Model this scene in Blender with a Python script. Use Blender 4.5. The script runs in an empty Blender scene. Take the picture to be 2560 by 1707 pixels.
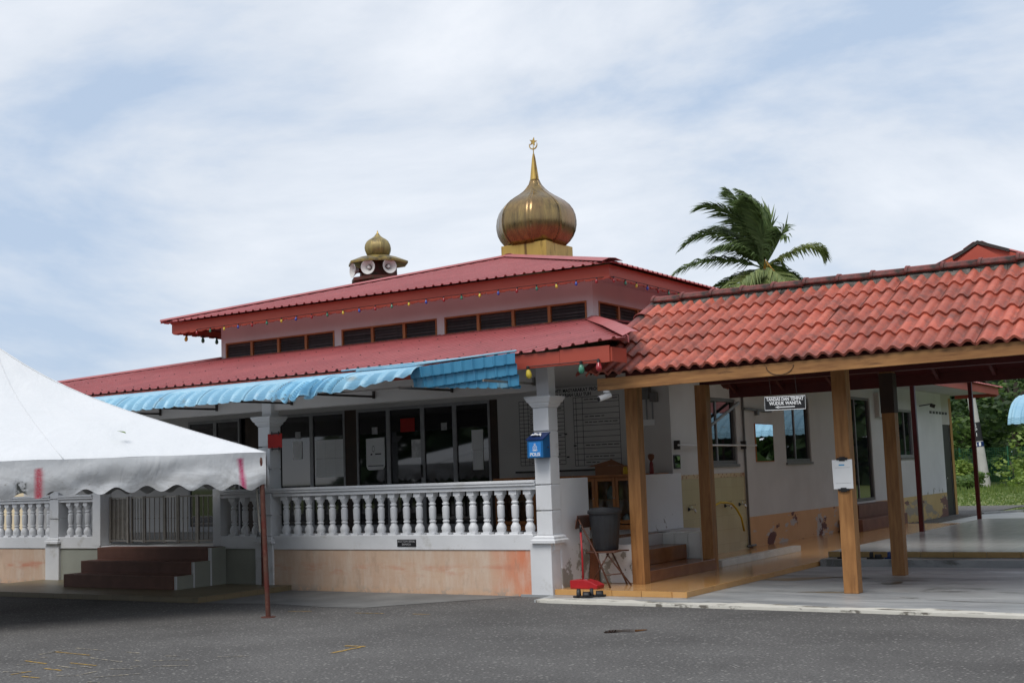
import bpy, math, random
from mathutils import Vector, Matrix, Euler
random.seed(7)
sc = bpy.context.scene
COL = sc.collection
PI = math.pi
R = math.radians

# ------------------------------------------------------------------ camera
cam_d = bpy.data.cameras.new('camera')
cam = bpy.data.objects.new('camera', cam_d)
COL.objects.link(cam)
YAW, PITCH, ROLL = -0.56476939, 0.10627109, -0.03541196
fw = Vector((math.sin(YAW) * math.cos(PITCH), math.cos(YAW) * math.cos(PITCH), math.sin(PITCH)))
rt = fw.cross(Vector((0, 0, 1))).normalized()
up = rt.cross(fw)
cr, sr = math.cos(ROLL), math.sin(ROLL)
rt2 = rt * cr + up * sr
up2 = up * cr - rt * sr
cam.matrix_world = Matrix(((rt2.x, up2.x, -fw.x, 0), (rt2.y, up2.y, -fw.y, 0), (rt2.z, up2.z, -fw.z, 1.6), (0, 0, 0, 1)))
cam_d.sensor_width = 36
cam_d.lens = 43.983
cam_d.clip_end = 3000
sc.camera = cam

# ------------------------------------------------------------------ sky and sun
SUN_EL, SUN_AZ = 56, 180          # azimuth measured from +Y towards +X
world = bpy.data.worlds.new('World')
sc.world = world
world.use_nodes = True
nt = world.node_tree
nt.nodes.clear()
def wn(t, **k):
    n = nt.nodes.new(t)
    for a, b in k.items():
        setattr(n, a, b)
    return n
def wl(a, b):
    nt.links.new(a, b)
tc = wn('ShaderNodeTexCoord')
sep = wn('ShaderNodeSeparateXYZ')
wl(tc.outputs['Generated'], sep.inputs[0])
def wmath(op, a, b=None):
    n = wn('ShaderNodeMath', operation=op)
    for i, v in enumerate((a, b)):
        if v is None:
            continue
        if isinstance(v, (int, float)):
            n.inputs[i].default_value = v
        else:
            wl(v, n.inputs[i])
    return n.outputs[0]
rotm = wn('ShaderNodeMapping')
rotm.inputs['Location'].default_value = (0.35, 1.9, 0.6)
rotm.inputs['Scale'].default_value = (1.25, 1.25, 3.4)
wl(tc.outputs['Generated'], rotm.inputs['Vector'])
n1 = wn('ShaderNodeTexNoise')
n1.inputs['Scale'].default_value = 1.75
n1.inputs['Detail'].default_value = 9
n1.inputs['Roughness'].default_value = 0.57
n1.inputs['Distortion'].default_value = 0.3
wl(rotm.outputs[0], n1.inputs['Vector'])
cr1 = wn('ShaderNodeValToRGB')
cr1.color_ramp.elements[0].position = 0.36
cr1.color_ramp.elements[0].color = (0.43, 0.53, 0.68, 1)
cr1.color_ramp.elements[1].position = 0.61
cr1.color_ramp.elements[1].color = (0.785, 0.815, 0.865, 1)
e = cr1.color_ramp.elements.new(0.48)
e.color = (0.64, 0.69, 0.765, 1)
wl(n1.outputs['Fac'], cr1.inputs['Fac'])
sky = wn('ShaderNodeTexSky', sky_type='NISHITA')
sky.sun_disc = False
sky.sun_elevation = R(SUN_EL)
sky.sun_rotation = R(SUN_AZ)
bg1 = wn('ShaderNodeBackground'); bg1.inputs[1].default_value = 0.10
wl(sky.outputs[0], bg1.inputs[0])
bg2 = wn('ShaderNodeBackground'); bg2.inputs[1].default_value = 1.0
wl(cr1.outputs[0], bg2.inputs[0])
mixs = wn('ShaderNodeMixShader'); mixs.inputs[0].default_value = 0.9
wl(bg1.outputs[0], mixs.inputs[1]); wl(bg2.outputs[0], mixs.inputs[2])
out = wn('ShaderNodeOutputWorld')
wl(mixs.outputs[0], out.inputs[0])

sun_d = bpy.data.lights.new('sun', 'SUN')
sun_d.energy = 1.75
sun_d.angle = R(32)
sun_d.color = (1.0, 0.96, 0.90)
sun = bpy.data.objects.new('sun', sun_d)
COL.objects.link(sun)
sdir = Vector((math.sin(R(SUN_AZ)) * math.cos(R(SUN_EL)), math.cos(R(SUN_AZ)) * math.cos(R(SUN_EL)), math.sin(R(SUN_EL))))
sun.rotation_euler = sdir.to_track_quat('Z', 'Y').to_euler()
sun.location = (0, -10, 30)

sc.view_settings.view_transform = 'Standard'
sc.view_settings.look = 'None'
sc.view_settings.gamma = 1
sc.view_settings.exposure = 0.27
sc.view_settings.use_curve_mapping = False

# ------------------------------------------------------------------ materials
def lin(r, g, b):
    f = lambda c: (c / 255 / 12.92) if c <= 10 else (((c / 255) + 0.055) / 1.055) ** 2.4
    return (f(r), f(g), f(b))

class NT:
    def __init__(self, m):
        m.use_nodes = True
        self.t = m.node_tree
        self.t.nodes.clear()
        self.out = self.n('ShaderNodeOutputMaterial')
        self.p = self.n('ShaderNodeBsdfPrincipled')
        self.l(self.p.outputs[0], self.out.inputs[0])
        self.tc = self.n('ShaderNodeTexCoord')
    def n(self, t, **k):
        x = self.t.nodes.new(t)
        for a, b in k.items():
            setattr(x, a, b)
        return x
    def l(self, a, b):
        self.t.links.new(a, b)
    def mapping(self, stretch, src='Object', loc=(0, 0, 0)):
        mp = self.n('ShaderNodeMapping')
        mp.inputs['Scale'].default_value = stretch
        mp.inputs['Location'].default_value = loc
        self.l(self.tc.outputs[src], mp.inputs['Vector'])
        return mp.outputs[0]
    def noise(self, scale, detail=4, vec=None, rough=0.55, dist=0):
        x = self.n('ShaderNodeTexNoise')
        x.inputs['Scale'].default_value = scale
        x.inputs['Detail'].default_value = detail
        x.inputs['Roughness'].default_value = rough
        x.inputs['Distortion'].default_value = dist
        self.l(vec if vec is not None else self.tc.outputs['Object'], x.inputs['Vector'])
        return x.outputs['Fac']
    def ramp(self, fac, p0, p1, c0=(0, 0, 0), c1=(1, 1, 1)):
        x = self.n('ShaderNodeValToRGB')
        x.color_ramp.elements[0].position = p0
        x.color_ramp.elements[1].position = p1
        x.color_ramp.elements[0].color = (*c0, 1)
        x.color_ramp.elements[1].color = (*c1, 1)
        self.l(fac, x.inputs[0])
        return x.outputs[0]
    def mix(self, fac, a, b, blend='MIX'):
        x = self.n('ShaderNodeMix', data_type='RGBA', blend_type=blend)
        for s, v in ((x.inputs[0], fac), (x.inputs[6], a), (x.inputs[7], b)):
            if isinstance(v, (int, float)):
                s.default_value = v
            elif isinstance(v, tuple):
                s.default_value = (*v[:3], 1)
            else:
                self.l(v, s)
        return x.outputs[2]
    def math(self, op, a, b=0.0, clamp=False):
        x = self.n('ShaderNodeMath', operation=op)
        x.use_clamp = clamp
        for i, v in enumerate((a, b)):
            if isinstance(v, (int, float)):
                x.inputs[i].default_value = v
            else:
                self.l(v, x.inputs[i])
        return x.outputs[0]
    def axis(self, i, src='Object'):
        s = self.n('ShaderNodeSeparateXYZ')
        self.l(self.tc.outputs[src], s.inputs[0])
        return s.outputs[i]
    def bump(self, h, strength, dist=0.01):
        b = self.n('ShaderNodeBump')
        b.inputs['Strength'].default_value = strength
        b.inputs['Distance'].default_value = dist
        self.l(h, b.inputs['Height'])
        self.l(b.outputs[0], self.p.inputs['Normal'])
    def color(self, c):
        if isinstance(c, tuple):
            self.p.inputs['Base Color'].default_value = (*c, 1)
        else:
            self.l(c, self.p.inputs['Base Color'])
    def rnd(self):
        return self.n('ShaderNodeObjectInfo').outputs['Random']

def mat(name, c, c2=None, scale=3, rough=0.7, metal=0.0, bump=0.0, bscale=60, c3=None, th3=0.6, scale3=1.6, w3=0.06, rnd=0.0,
        stretch=(1, 1, 1), spec=0.4, coord='Object'):
    m = bpy.data.materials.new(name)
    t = NT(m)
    vec = t.mapping(stretch, coord)
    col = c
    if c2 is not None:
        col = t.mix(t.ramp(t.noise(scale, 5, vec), 0.32, 0.68), c, c2)
    if c3 is not None:
        col = t.mix(t.ramp(t.noise(scale3, 6, vec, 0.65), th3 - w3, th3 + w3), col, c3)
    if rnd:
        k = t.math('ADD', t.math('MULTIPLY', t.rnd(), 2 * rnd), 1 - rnd)
        cc = t.n('ShaderNodeCombineColor')
        for i in range(3):
            t.l(k, cc.inputs[i])
        col = t.mix(1.0, col, cc.outputs[0], 'MULTIPLY')
    t.color(col)
    t.p.inputs['Roughness'].default_value = rough
    t.p.inputs['Metallic'].default_value = metal
    t.p.inputs['Specular IOR Level'].default_value = spec
    if bump:
        t.bump(t.noise(bscale, 4, vec), bump)
    return m

MT = {}
MT['white'] = mat('white paint', (0.74, 0.75, 0.77), (0.66, 0.67, 0.69), 2.2, 0.6, bump=0.15, bscale=90, c3=(0.48, 0.47, 0.44), th3=0.68, scale3=3.4, w3=0.1)
MT['white_clean'] = mat('white gloss paint', (0.76, 0.77, 0.79), (0.70, 0.71, 0.73), 5, 0.45)
MT['grey_wall'] = mat('off white wall paint', (0.60, 0.585, 0.57), (0.53, 0.515, 0.50), 1.2, 0.75, bump=0.1, bscale=70)
MT['ceiling'] = mat('ceiling board', (0.55, 0.54, 0.53), (0.48, 0.47, 0.46), 1.0, 0.8)
MT['greenwall'] = mat('grey green wall paint', (0.36, 0.37, 0.32), (0.29, 0.30, 0.26), 1.5, 0.7)
m = bpy.data.materials.new('painted red roof sheet')
t = NT(m)
col = t.mix(t.ramp(t.noise(0.9, 5), 0.3, 0.7), lin(174, 94, 94), lin(156, 80, 82))
col = t.mix(t.math('MULTIPLY', t.ramp(t.noise(1.0, 5, t.mapping((5, 5, 0.4)), 0.65), 0.45, 0.72), 0.5), col, lin(142, 78, 76))
col = t.mix(t.ramp(t.noise(7, 5, None, 0.7), 0.70, 0.75), col, lin(206, 158, 152))
col = t.mix(t.math('MULTIPLY', t.ramp(t.noise(2.2, 6, None, 0.7), 0.60, 0.74), 0.45), col, lin(112, 66, 62))
t.color(col)
t.p.inputs['Roughness'].default_value = 0.5
MT['sheet_red'] = m
MT['fascia_red'] = mat('red painted fascia board', lin(184, 86, 66), lin(164, 72, 58), 1.4, 0.5, bump=0.08, bscale=40, stretch=(0.4, 0.4, 2))
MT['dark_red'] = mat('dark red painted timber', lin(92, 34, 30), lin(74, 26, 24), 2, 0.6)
MT['soffit'] = mat('pale pink wall', (0.70, 0.66, 0.66), (0.63, 0.59, 0.60), 1.5, 0.7)
MT['wood'] = mat('varnished timber', lin(170, 122, 74), lin(134, 92, 52), 3.0, 0.5, bump=0.12, bscale=30, c3=lin(104, 70, 42), th3=0.68, scale3=2.2, w3=0.09, stretch=(6, 6, 0.7), rnd=0.10)
MT['wood_x'] = mat('weathered timber fascia', lin(176, 128, 78), lin(134, 92, 54), 3.0, 0.55, bump=0.12, bscale=30, c3=lin(70, 46, 30), th3=0.66, scale3=2.0, w3=0.08, stretch=(0.7, 6, 6))
MT['dark_timber'] = mat('dark brown timber', lin(62, 44, 32), lin(48, 34, 26), 4, 0.6)
MT['frame_wood'] = mat('brown window frame', lin(176, 112, 64), lin(152, 92, 50), 4, 0.55)
MT['cab_wood'] = mat('cabinet wood', lin(186, 118, 58), lin(160, 96, 44), 4, 0.35, stretch=(2, 2, 0.5))
MT['louvre'] = mat('dark louvre glass', (0.07, 0.066, 0.068), (0.10, 0.095, 0.095), 8, 0.30, spec=0.6, rnd=0.25)
MT['alu'] = mat('aluminium frame', (0.30, 0.30, 0.31), (0.25, 0.25, 0.26), 6, 0.45, 0.3)
MT['alu_dark'] = mat('brown grey window frame', (0.15, 0.145, 0.14), (0.12, 0.115, 0.11), 6, 0.5)
MT['glass'] = mat('dark tinted glass', (0.006, 0.006, 0.008), None, rough=0.03, spec=1.0)
MT['glass_win'] = mat('window glass', (0.012, 0.013, 0.016), None, rough=0.02, spec=1.0)
MT['glass_cab'] = None
MT['mirror'] = mat('mirror', (0.82, 0.84, 0.84), None, rough=0.01, metal=1.0)
MT['black'] = mat('black plastic', (0.015, 0.015, 0.017), (0.022, 0.022, 0.024), 20, 0.5)
MT['dark_metal'] = mat('dark steel', (0.045, 0.042, 0.04), (0.06, 0.05, 0.045), 20, 0.55, 0.4)
MT['steel'] = mat('bare steel tube', (0.33, 0.32, 0.29), (0.24, 0.22, 0.19), 12, 0.38, 0.6)
MT['gate_steel'] = mat('gate steel', (0.30, 0.28, 0.25), (0.24, 0.22, 0.2), 12, 0.4, 0.5)
MT['rust_red'] = mat('rusty red steel', lin(98, 44, 38), lin(92, 66, 56), 6, 0.7, 0.2, c3=lin(120, 90, 75), th3=0.6, scale3=4)
MT['pole_red'] = mat('dark red steel post', lin(92, 26, 30), lin(72, 22, 24), 3, 0.4)
MT['step_brown'] = mat('brown glazed step tile', lin(138, 86, 46), lin(122, 72, 38), 4, 0.25, spec=0.5)
MT['step_red'] = mat('red brown step tile', lin(118, 80, 66), lin(102, 68, 56), 4, 0.6)
MT['edge_tile'] = mat('tan edge tile', lin(202, 156, 98), lin(190, 142, 86), 5, 0.3, rnd=0.05)
MT['edge_tile2'] = mat('beige edge tile', lin(168, 140, 92), lin(150, 124, 82), 5, 0.3, rnd=0.08)
MT['white_tile'] = mat('white wall tile', (0.66, 0.66, 0.63), (0.60, 0.60, 0.57), 5, 0.2, rnd=0.05)
MT['paper'] = mat('paper', (0.84, 0.85, 0.86), (0.80, 0.81, 0.82), 3, 0.8)
MT['paper_red'] = mat('red paper', lin(168, 40, 34), lin(150, 32, 30), 3, 0.8)
MT['paper_grey'] = mat('printed paper', (0.5, 0.5, 0.5), (0.32, 0.32, 0.34), 14, 0.8)
MT['foil'] = mat('silvery sheet', (0.7, 0.7, 0.7), (0.32, 0.32, 0.33), 7, 0.35, 0.2)
MT['print'] = mat('black print', (0.03, 0.03, 0.035), None, rough=0.7)
MT['print_white'] = mat('white print', (0.80, 0.81, 0.82), None, rough=0.6)
MT['print_blue'] = mat('blue print', lin(60, 160, 210), None, rough=0.6)
MT['sign_black'] = mat('black sign board', (0.012, 0.012, 0.014), (0.02, 0.02, 0.022), 6, 0.4)
MT['awn'] = mat('sky blue painted sheet', lin(150, 194, 214), lin(132, 178, 204), 2.0, 0.38, c3=lin(138, 150, 150), th3=0.68, scale3=2.6, w3=0.07, spec=0.5)
MT['awn_dirty'] = mat('dented blue sheet', lin(146, 198, 224), lin(126, 180, 208), 3.0, 0.42, c3=lin(96, 92, 84), th3=0.63, scale3=4.5, w3=0.06)
MT['awn_dark'] = mat('deep blue tile sheet', lin(76, 148, 184), lin(62, 130, 168), 2.4, 0.40, c3=lin(120, 160, 178), th3=0.67, scale3=3, w3=0.08)
MT['pbox'] = mat('blue steel box', lin(28, 104, 160), lin(22, 90, 146), 5, 0.4)
MT['pbox_dark'] = mat('navy steel', lin(22, 52, 108), lin(18, 42, 90), 5, 0.4)
MT['pbox_face'] = mat('bright blue sticker', lin(52, 140, 216), lin(44, 128, 204), 4, 0.45)
MT['bin'] = mat('dark grey plastic bin', (0.026, 0.028, 0.032), (0.02, 0.021, 0.025), 8, 0.5, c3=(0.45, 0.45, 0.45), th3=0.77, scale3=14, w3=0.02)
MT['red_plastic'] = mat('red plastic', lin(176, 38, 46), lin(158, 30, 38), 5, 0.4)
MT['brown_chair'] = mat('brown enamelled steel', lin(96, 62, 48), lin(74, 46, 36), 8, 0.4, c3=lin(120, 96, 80), th3=0.66, scale3=8)
MT['plank'] = mat('brown board', lin(116, 66, 40), lin(96, 54, 32), 4, 0.6, stretch=(8, 8, 1))
MT['card'] = mat('cardboard', lin(150, 104, 76), lin(134, 90, 64), 3, 0.85)
MT['yellow'] = mat('yellow plastic', lin(206, 168, 28), lin(190, 150, 24), 4, 0.45)
MT['orange'] = mat('orange plastic', lin(220, 104, 30), None, rough=0.5)
MT['horn'] = mat('pale grey horn', (0.62, 0.61, 0.60), (0.54, 0.53, 0.51), 4, 0.5)
MT['maroon'] = mat('weathered maroon render', lin(98, 46, 36), lin(70, 36, 28), 3, 0.7, c3=lin(60, 58, 40), th3=0.62, scale3=3)
MT['mossy'] = mat('mossy gold sheet', lin(150, 128, 60), lin(104, 98, 84), 4, 0.5, 0.35, c3=lin(56, 50, 34), th3=0.6, scale3=3)
MT['bark'] = mat('palm bark', (0.13, 0.11, 0.085), (0.09, 0.075, 0.06), 8, 0.9, bump=0.5, bscale=30)
MT['cctv'] = mat('white plastic housing', (0.75, 0.75, 0.75), None, rough=0.35)
MT['chrome'] = mat('chrome', (0.6, 0.6, 0.6), None, rough=0.15, metal=1.0)
MT['hose'] = mat('yellow hose', lin(198, 166, 40), lin(180, 146, 30), 4, 0.45)
MT['skin_brush'] = mat('dark red bottle', lin(110, 26, 26), None, rough=0.4)
MT['concrete_pole'] = mat('spun concrete', (0.50, 0.49, 0.46), (0.42, 0.41, 0.39), 3, 0.8)
MT['fence_green'] = mat('green coated wire', lin(34, 92, 62), lin(28, 80, 54), 4, 0.6)
MT['yellow_paint'] = mat('yellow road paint', lin(190, 150, 52), lin(140, 114, 62), 20, 0.7, c3=(0.12, 0.12, 0.12), th3=0.56, scale3=25)
MT['pale_paint'] = mat('worn pale paint', lin(190, 180, 160), lin(130, 120, 100), 20, 0.8, c3=(0.13, 0.125, 0.12), th3=0.48, scale3=22)
MT['cream'] = mat('cream house wall', lin(226, 208, 176), lin(214, 196, 164), 1, 0.8)
MT['mortar'] = mat('dirty mortar', (0.20, 0.19, 0.17), (0.05, 0.045, 0.04), 9, 0.9, bump=0.6, bscale=30)
MT['ridge'] = mat('weathered ridge tile', lin(150, 76, 70), lin(116, 58, 54), 3, 0.65, c3=lin(54, 46, 42), th3=0.60, scale3=3.5, w3=0.08, rnd=0.12)
MT['nut'] = mat('palm flower stalk', lin(190, 140, 40), lin(150, 110, 40), 5, 0.6)
BULB = {}
for nme, c in (('red', lin(156, 44, 50)), ('green', lin(66, 132, 108)), ('yellow', lin(206, 184, 66)), ('blue', lin(58, 76, 164))):
    BULB[nme] = mat(nme + ' bulb glass', c, None, rough=0.12, spec=0.6)

def special(name):
    m = bpy.data.materials.new(name)
    return m, NT(m)

# roof tiles: painted concrete, every tile a little different, dark streaks
m, t = special('painted concrete roof tile')
geo = t.n('ShaderNodeNewGeometry')
wpos = t.n('ShaderNodeMapping'); t.l(geo.outputs['Position'], wpos.inputs['Vector'])
wpos.inputs['Scale'].default_value = (1, 1, 1)
col = t.mix(t.ramp(t.noise(5, 5, wpos.outputs[0]), 0.3, 0.7), lin(192, 102, 80), lin(170, 82, 64))
col = t.mix(t.ramp(t.noise(14, 6, wpos.outputs[0], 0.7), 0.52, 0.74), col, lin(146, 78, 68))
col = t.mix(t.ramp(t.noise(2.6, 5, wpos.outputs[0], 0.7), 0.50, 0.74), col, lin(104, 64, 56))
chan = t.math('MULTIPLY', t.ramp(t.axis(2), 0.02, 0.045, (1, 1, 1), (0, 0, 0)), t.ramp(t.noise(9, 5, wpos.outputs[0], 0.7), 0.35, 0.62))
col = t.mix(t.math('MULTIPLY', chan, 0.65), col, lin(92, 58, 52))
k = t.math('ADD', t.math('MULTIPLY', t.rnd(), 0.42), 0.74)
cc = t.n('ShaderNodeCombineColor')
for i in range(3):
    t.l(k, cc.inputs[i])
t.color(t.mix(1.0, col, cc.outputs[0], 'MULTIPLY'))
t.p.inputs['Roughness'].default_value = 0.55
t.bump(t.noise(80, 3, wpos.outputs[0]), 0.15)
MT['tile'] = m

# asphalt
m, t = special('asphalt')
fine = t.noise(42, 4, None, 0.75)
mid = t.noise(0.7, 6, None, 0.6)
vo = t.n('ShaderNodeTexVoronoi'); vo.inputs['Scale'].default_value = 27
t.l(t.tc.outputs['Object'], vo.inputs['Vector'])
vs = t.n('ShaderNodeSeparateColor'); t.l(vo.outputs['Color'], vs.inputs[0])
col = t.mix(t.ramp(mid, 0.32, 0.68), (0.105, 0.100, 0.096), (0.180, 0.173, 0.166))
col = t.mix(t.ramp(fine, 0.40, 0.62), t.mix(0.68, col, (0.03, 0.029, 0.029)), col)
col = t.mix(t.math('MULTIPLY', t.ramp(vo.outputs['Distance'], 0.22, 0.42, (1, 1, 1), (0, 0, 0)), t.ramp(vs.outputs[0], 0.66, 0.92)), col, (0.30, 0.29, 0.27))
sp = t.noise(9, 5, None, 0.85)
col = t.mix(t.ramp(sp, 0.70, 0.73), col, (0.42, 0.41, 0.38))
dy = t.axis(1)
big = t.noise(0.33, 5, None, 0.6)
wet = t.ramp(t.math('ADD', t.math('MULTIPLY', t.math('ADD', dy, t.math('MULTIPLY', t.axis(0), -0.5)), 0.1), t.math('MULTIPLY', t.math('SUBTRACT', big, 0.5), 0.6)), 1.18, 1.58)
col = t.mix(t.math('MULTIPLY', wet, 0.9), col, (0.34, 0.33, 0.325), 'MULTIPLY')
t.color(col)
t.l(t.math('SUBTRACT', 0.88, t.math('MULTIPLY', wet, 0.3)), t.p.inputs['Roughness'])
t.bump(fine, 0.8, 0.02)
MT['asphalt'] = m

# apron concrete with damp stains and puddle marks
m, t = special('trowelled concrete')
v = t.mapping((0.5, 1.6, 1))
col = t.mix(t.ramp(t.noise(1.5, 6, v, 0.62, 0.6), 0.30, 0.68), (0.22, 0.235, 0.25), (0.44, 0.45, 0.45))
col = t.mix(t.ramp(t.noise(0.8, 6, v, 0.7, 1.0), 0.57, 0.64), col, (0.15, 0.155, 0.15))
col = t.mix(t.ramp(t.noise(7, 5, v, 0.7), 0.62, 0.75), col, (0.52, 0.52, 0.50))
st = t.mapping((0.9, 1.4, 1), 'Object', (5.6, -23.0, 0))
t.color(col)
t.l(t.ramp(t.noise(1.3, 4, v), 0.35, 0.65, (0.28,) * 3, (0.6,) * 3), t.p.inputs['Roughness'])
t.bump(t.noise(30, 4), 0.12)
MT['concrete'] = m
MT['stain_tan'] = mat('damp tan stain', lin(150, 126, 88), lin(118, 104, 82), 5, 0.3)
MT['stain_dark'] = mat('damp dark stain', lin(82, 80, 72), lin(60, 60, 56), 5, 0.3)
MT['kerb_paint'] = mat('flaking white kerb paint', (0.70, 0.68, 0.61), (0.60, 0.58, 0.52), 5, 0.7, bump=0.3, bscale=25, c3=(0.17, 0.155, 0.13), th3=0.565, scale3=2.6, w3=0.02, stretch=(0.6, 2.0, 1))
MT['strip'] = mat('old cement strip', (0.20, 0.20, 0.195), (0.13, 0.13, 0.128), 1.6, 0.8, bump=0.2)
# peach plinth
m, t = special('faded peach plinth paint')
v = t.mapping((0.9, 1, 1.6))
base = t.mix(t.ramp(t.noise(1.6, 5, v, 0.6), 0.3, 0.7), lin(208, 180, 156), lin(196, 166, 144))
x = t.axis(0)
nx = t.math('ADD', x, t.math('MULTIPLY', t.math('SUBTRACT', t.noise(1.4, 5), 0.5), 1.6))
col = t.mix(t.ramp(t.math('ADD', t.math('MULTIPLY', nx, 0.62), 6.35), 0.35, 0.95), base, lin(214, 134, 100))
col = t.mix(t.math('MULTIPLY', t.ramp(t.noise(2.6, 6, t.mapping((1.6, 1, 0.35)), 0.7), 0.46, 0.66), 0.55), col, lin(216, 204, 190))
col = t.mix(t.math('MULTIPLY', t.ramp(t.noise(5.5, 6, t.mapping((1.2, 1, 0.5), 'Object', (3, 0, 1)), 0.7), 0.56, 0.70), 0.35), col, lin(150, 122, 104))
strip = t.math('SUBTRACT', 1.0, t.math('MULTIPLY', t.math('ABSOLUTE', t.math('SUBTRACT', t.axis(2), 0.33)), 9), True)
col = t.mix(t.math('MULTIPLY', strip, t.ramp(t.noise(2.3, 5, t.mapping((1, 1, 4))), 0.46, 0.68)), col, lin(196, 128, 102))
low = t.math('SUBTRACT', 1.0, t.math('MULTIPLY', t.axis(2), 9.0), True)
col = t.mix(t.math('MULTIPLY', low, t.ramp(t.noise(5, 5, None, 0.7), 0.50, 0.56)), col, (0.33, 0.33, 0.31))
col = t.mix(t.math('MULTIPLY', low, 0.35), col, lin(200, 150, 104))
t.color(col)
t.p.inputs['Roughness'].default_value = 0.75
t.bump(t.noise(50, 4), 0.12)
MT['peach'] = m

def flaking(name, c, c2, flake, zmax, th, scale, flake2=None, stretch=(1, 1, 1)):
    m, t = special(name)
    sv = t.mapping(stretch)
    base = t.mix(t.ramp(t.noise(1.5, 5), 0.3, 0.7), c, c2)
    h = t.math('SUBTRACT', 1.0, t.math('DIVIDE', t.axis(2), zmax), True)
    n = t.math('ADD', t.noise(scale, 6, sv, 0.62), t.math('MULTIPLY', h, 0.10 if stretch[1] < 1 else 0.16))
    on = t.math('GREATER_THAN', h, 0.02)
    col = t.mix(t.math('MULTIPLY', on, t.ramp(n, th - 0.012, th + 0.012)), base, flake)
    if flake2:
        n2 = t.math('ADD', t.noise(scale * 0.8, 5, t.mapping(stretch, 'Object', (9, 4, 2)), 0.6), t.math('MULTIPLY', h, 0.10))
        col = t.mix(t.math('MULTIPLY', on, t.ramp(n2, th + 0.01, th + 0.03)), col, flake2)
    t.color(col)
    t.p.inputs['Roughness'].default_value = 0.7
    t.bump(n, 0.2, 0.01)
    return m
MT['white_flake'] = flaking('white paint flaking at the foot', (0.74, 0.745, 0.76), (0.67, 0.675, 0.69), (0.33, 0.32, 0.29), 0.85, 0.64, 3.2)
MT['white_flake2'] = flaking('white low wall with damp', (0.72, 0.725, 0.74), (0.66, 0.665, 0.68), (0.30, 0.28, 0.25), 0.95, 0.66, 5.0)
MT['band'] = flaking('flaking orange wall band', lin(206, 160, 116), lin(194, 148, 104), (0.44, 0.40, 0.38), 0.70, 0.625, 3.0, lin(96, 54, 50), (1, 0.45, 1))
MT['band2'] = flaking('mouldy cream wall band', lin(204, 178, 122), lin(190, 160, 104), (0.34, 0.29, 0.22), 0.70, 0.58, 2.6, lin(120, 84, 76), (1, 0.3, 1))
# walkway tile: glossy tan tiles with grout lines
def tiles(name, c, c2, grout, size, rough, off=(0, 0, 0), gw=0.012):
    m, t = special(name)
    b = t.n('ShaderNodeTexBrick')
    b.offset = 0
    b.inputs['Scale'].default_value = 1.0 / size
    b.inputs['Mortar Size'].default_value = gw
    b.inputs['Brick Width'].default_value = 1.0
    b.inputs['Row Height'].default_value = 1.0
    b.inputs['Color1'].default_value = (*c, 1)
    b.inputs['Color2'].default_value = (*c2, 1)
    b.inputs['Mortar'].default_value = (*grout, 1)
    t.l(t.mapping((1, 1, 1), 'Object', off), b.inputs['Vector'])
    col = t.mix(t.math('MULTIPLY', t.ramp(t.noise(1.3, 5), 0.35, 0.75), 0.25), b.outputs['Color'], grout)
    t.color(col)
    t.p.inputs['Roughness'].default_value = rough
    t.p.inputs['Specular IOR Level'].default_value = 0.6
    return m
MT['walk_tile'] = tiles('glossy tan floor tile', lin(208, 162, 106), lin(200, 152, 96), lin(160, 118, 76), 0.33, 0.16)
MT['landing'] = tiles('dusty olive floor tile', lin(122, 110, 84), lin(114, 102, 78), lin(96, 86, 66), 0.33, 0.4)
MT['plat_tile'] = tiles('polished grey floor tile', (0.46, 0.465, 0.46), (0.41, 0.415, 0.41), (0.56, 0.56, 0.54), 0.40, 0.20, gw=0.02)
m, t = special('beige wall tile')
b = t.n('ShaderNodeTexBrick'); b.offset = 0
b.inputs['Scale'].default_value = 4.0
b.inputs['Mortar Size'].default_value = 0.01
b.inputs['Brick Width'].default_value = 1.0
b.inputs['Row Height'].default_value = 1.0
b.inputs['Color1'].default_value = (*lin(184, 170, 138), 1)
b.inputs['Color2'].default_value = (*lin(178, 164, 132), 1)
b.inputs['Mortar'].default_value = (*lin(164, 150, 122), 1)
cb = t.n('ShaderNodeCombineXYZ')
t.l(t.axis(1), cb.inputs[0]); t.l(t.axis(2), cb.inputs[1])
t.l(cb.outputs[0], b.inputs['Vector'])
t.color(b.outputs['Color'])
t.p.inputs['Roughness'].default_value = 0.25
MT['beige_tile'] = m
m, t = special('patterned border tile')
cb = t.n('ShaderNodeCombineXYZ')
t.l(t.axis(1), cb.inputs[0]); t.l(t.axis(2), cb.inputs[1])
vo = t.n('ShaderNodeTexVoronoi'); vo.inputs['Scale'].default_value = 14
t.l(cb.outputs[0], vo.inputs['Vector'])
t.color(t.mix(t.ramp(vo.outputs['Distance'], 0.25, 0.5), lin(156, 108, 84), lin(196, 172, 138)))
t.p.inputs['Roughness'].default_value = 0.3
MT['border'] = m
# brass dome
m, t = special('weathered brass sheet')
v = t.mapping((9, 9, 0.7))
col = t.mix(t.ramp(t.noise(1.4, 6, v, 0.65), 0.30, 0.70), (0.36, 0.255, 0.105), (0.15, 0.11, 0.065))
col = t.mix(t.ramp(t.noise(1.0, 4), 0.42, 0.7), col, (0.27, 0.165, 0.085))
t.color(col)
t.p.inputs['Metallic'].default_value = 0.85
t.l(t.ramp(t.noise(1.2, 5, v), 0.3, 0.7, (0.20,) * 3, (0.36,) * 3), t.p.inputs['Roughness'])
MT['brass'] = m
m, t = special('tarnished brass sheet')
v = t.mapping((6, 6, 1.2))
col = t.mix(t.ramp(t.noise(1.6, 6, v, 0.65), 0.30, 0.70), (0.40, 0.31, 0.12), (0.20, 0.15, 0.07))
col = t.mix(t.ramp(t.noise(4, 5), 0.55, 0.7), col, (0.09, 0.075, 0.05))
t.color(col)
t.p.inputs['Metallic'].default_value = 0.6
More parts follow.
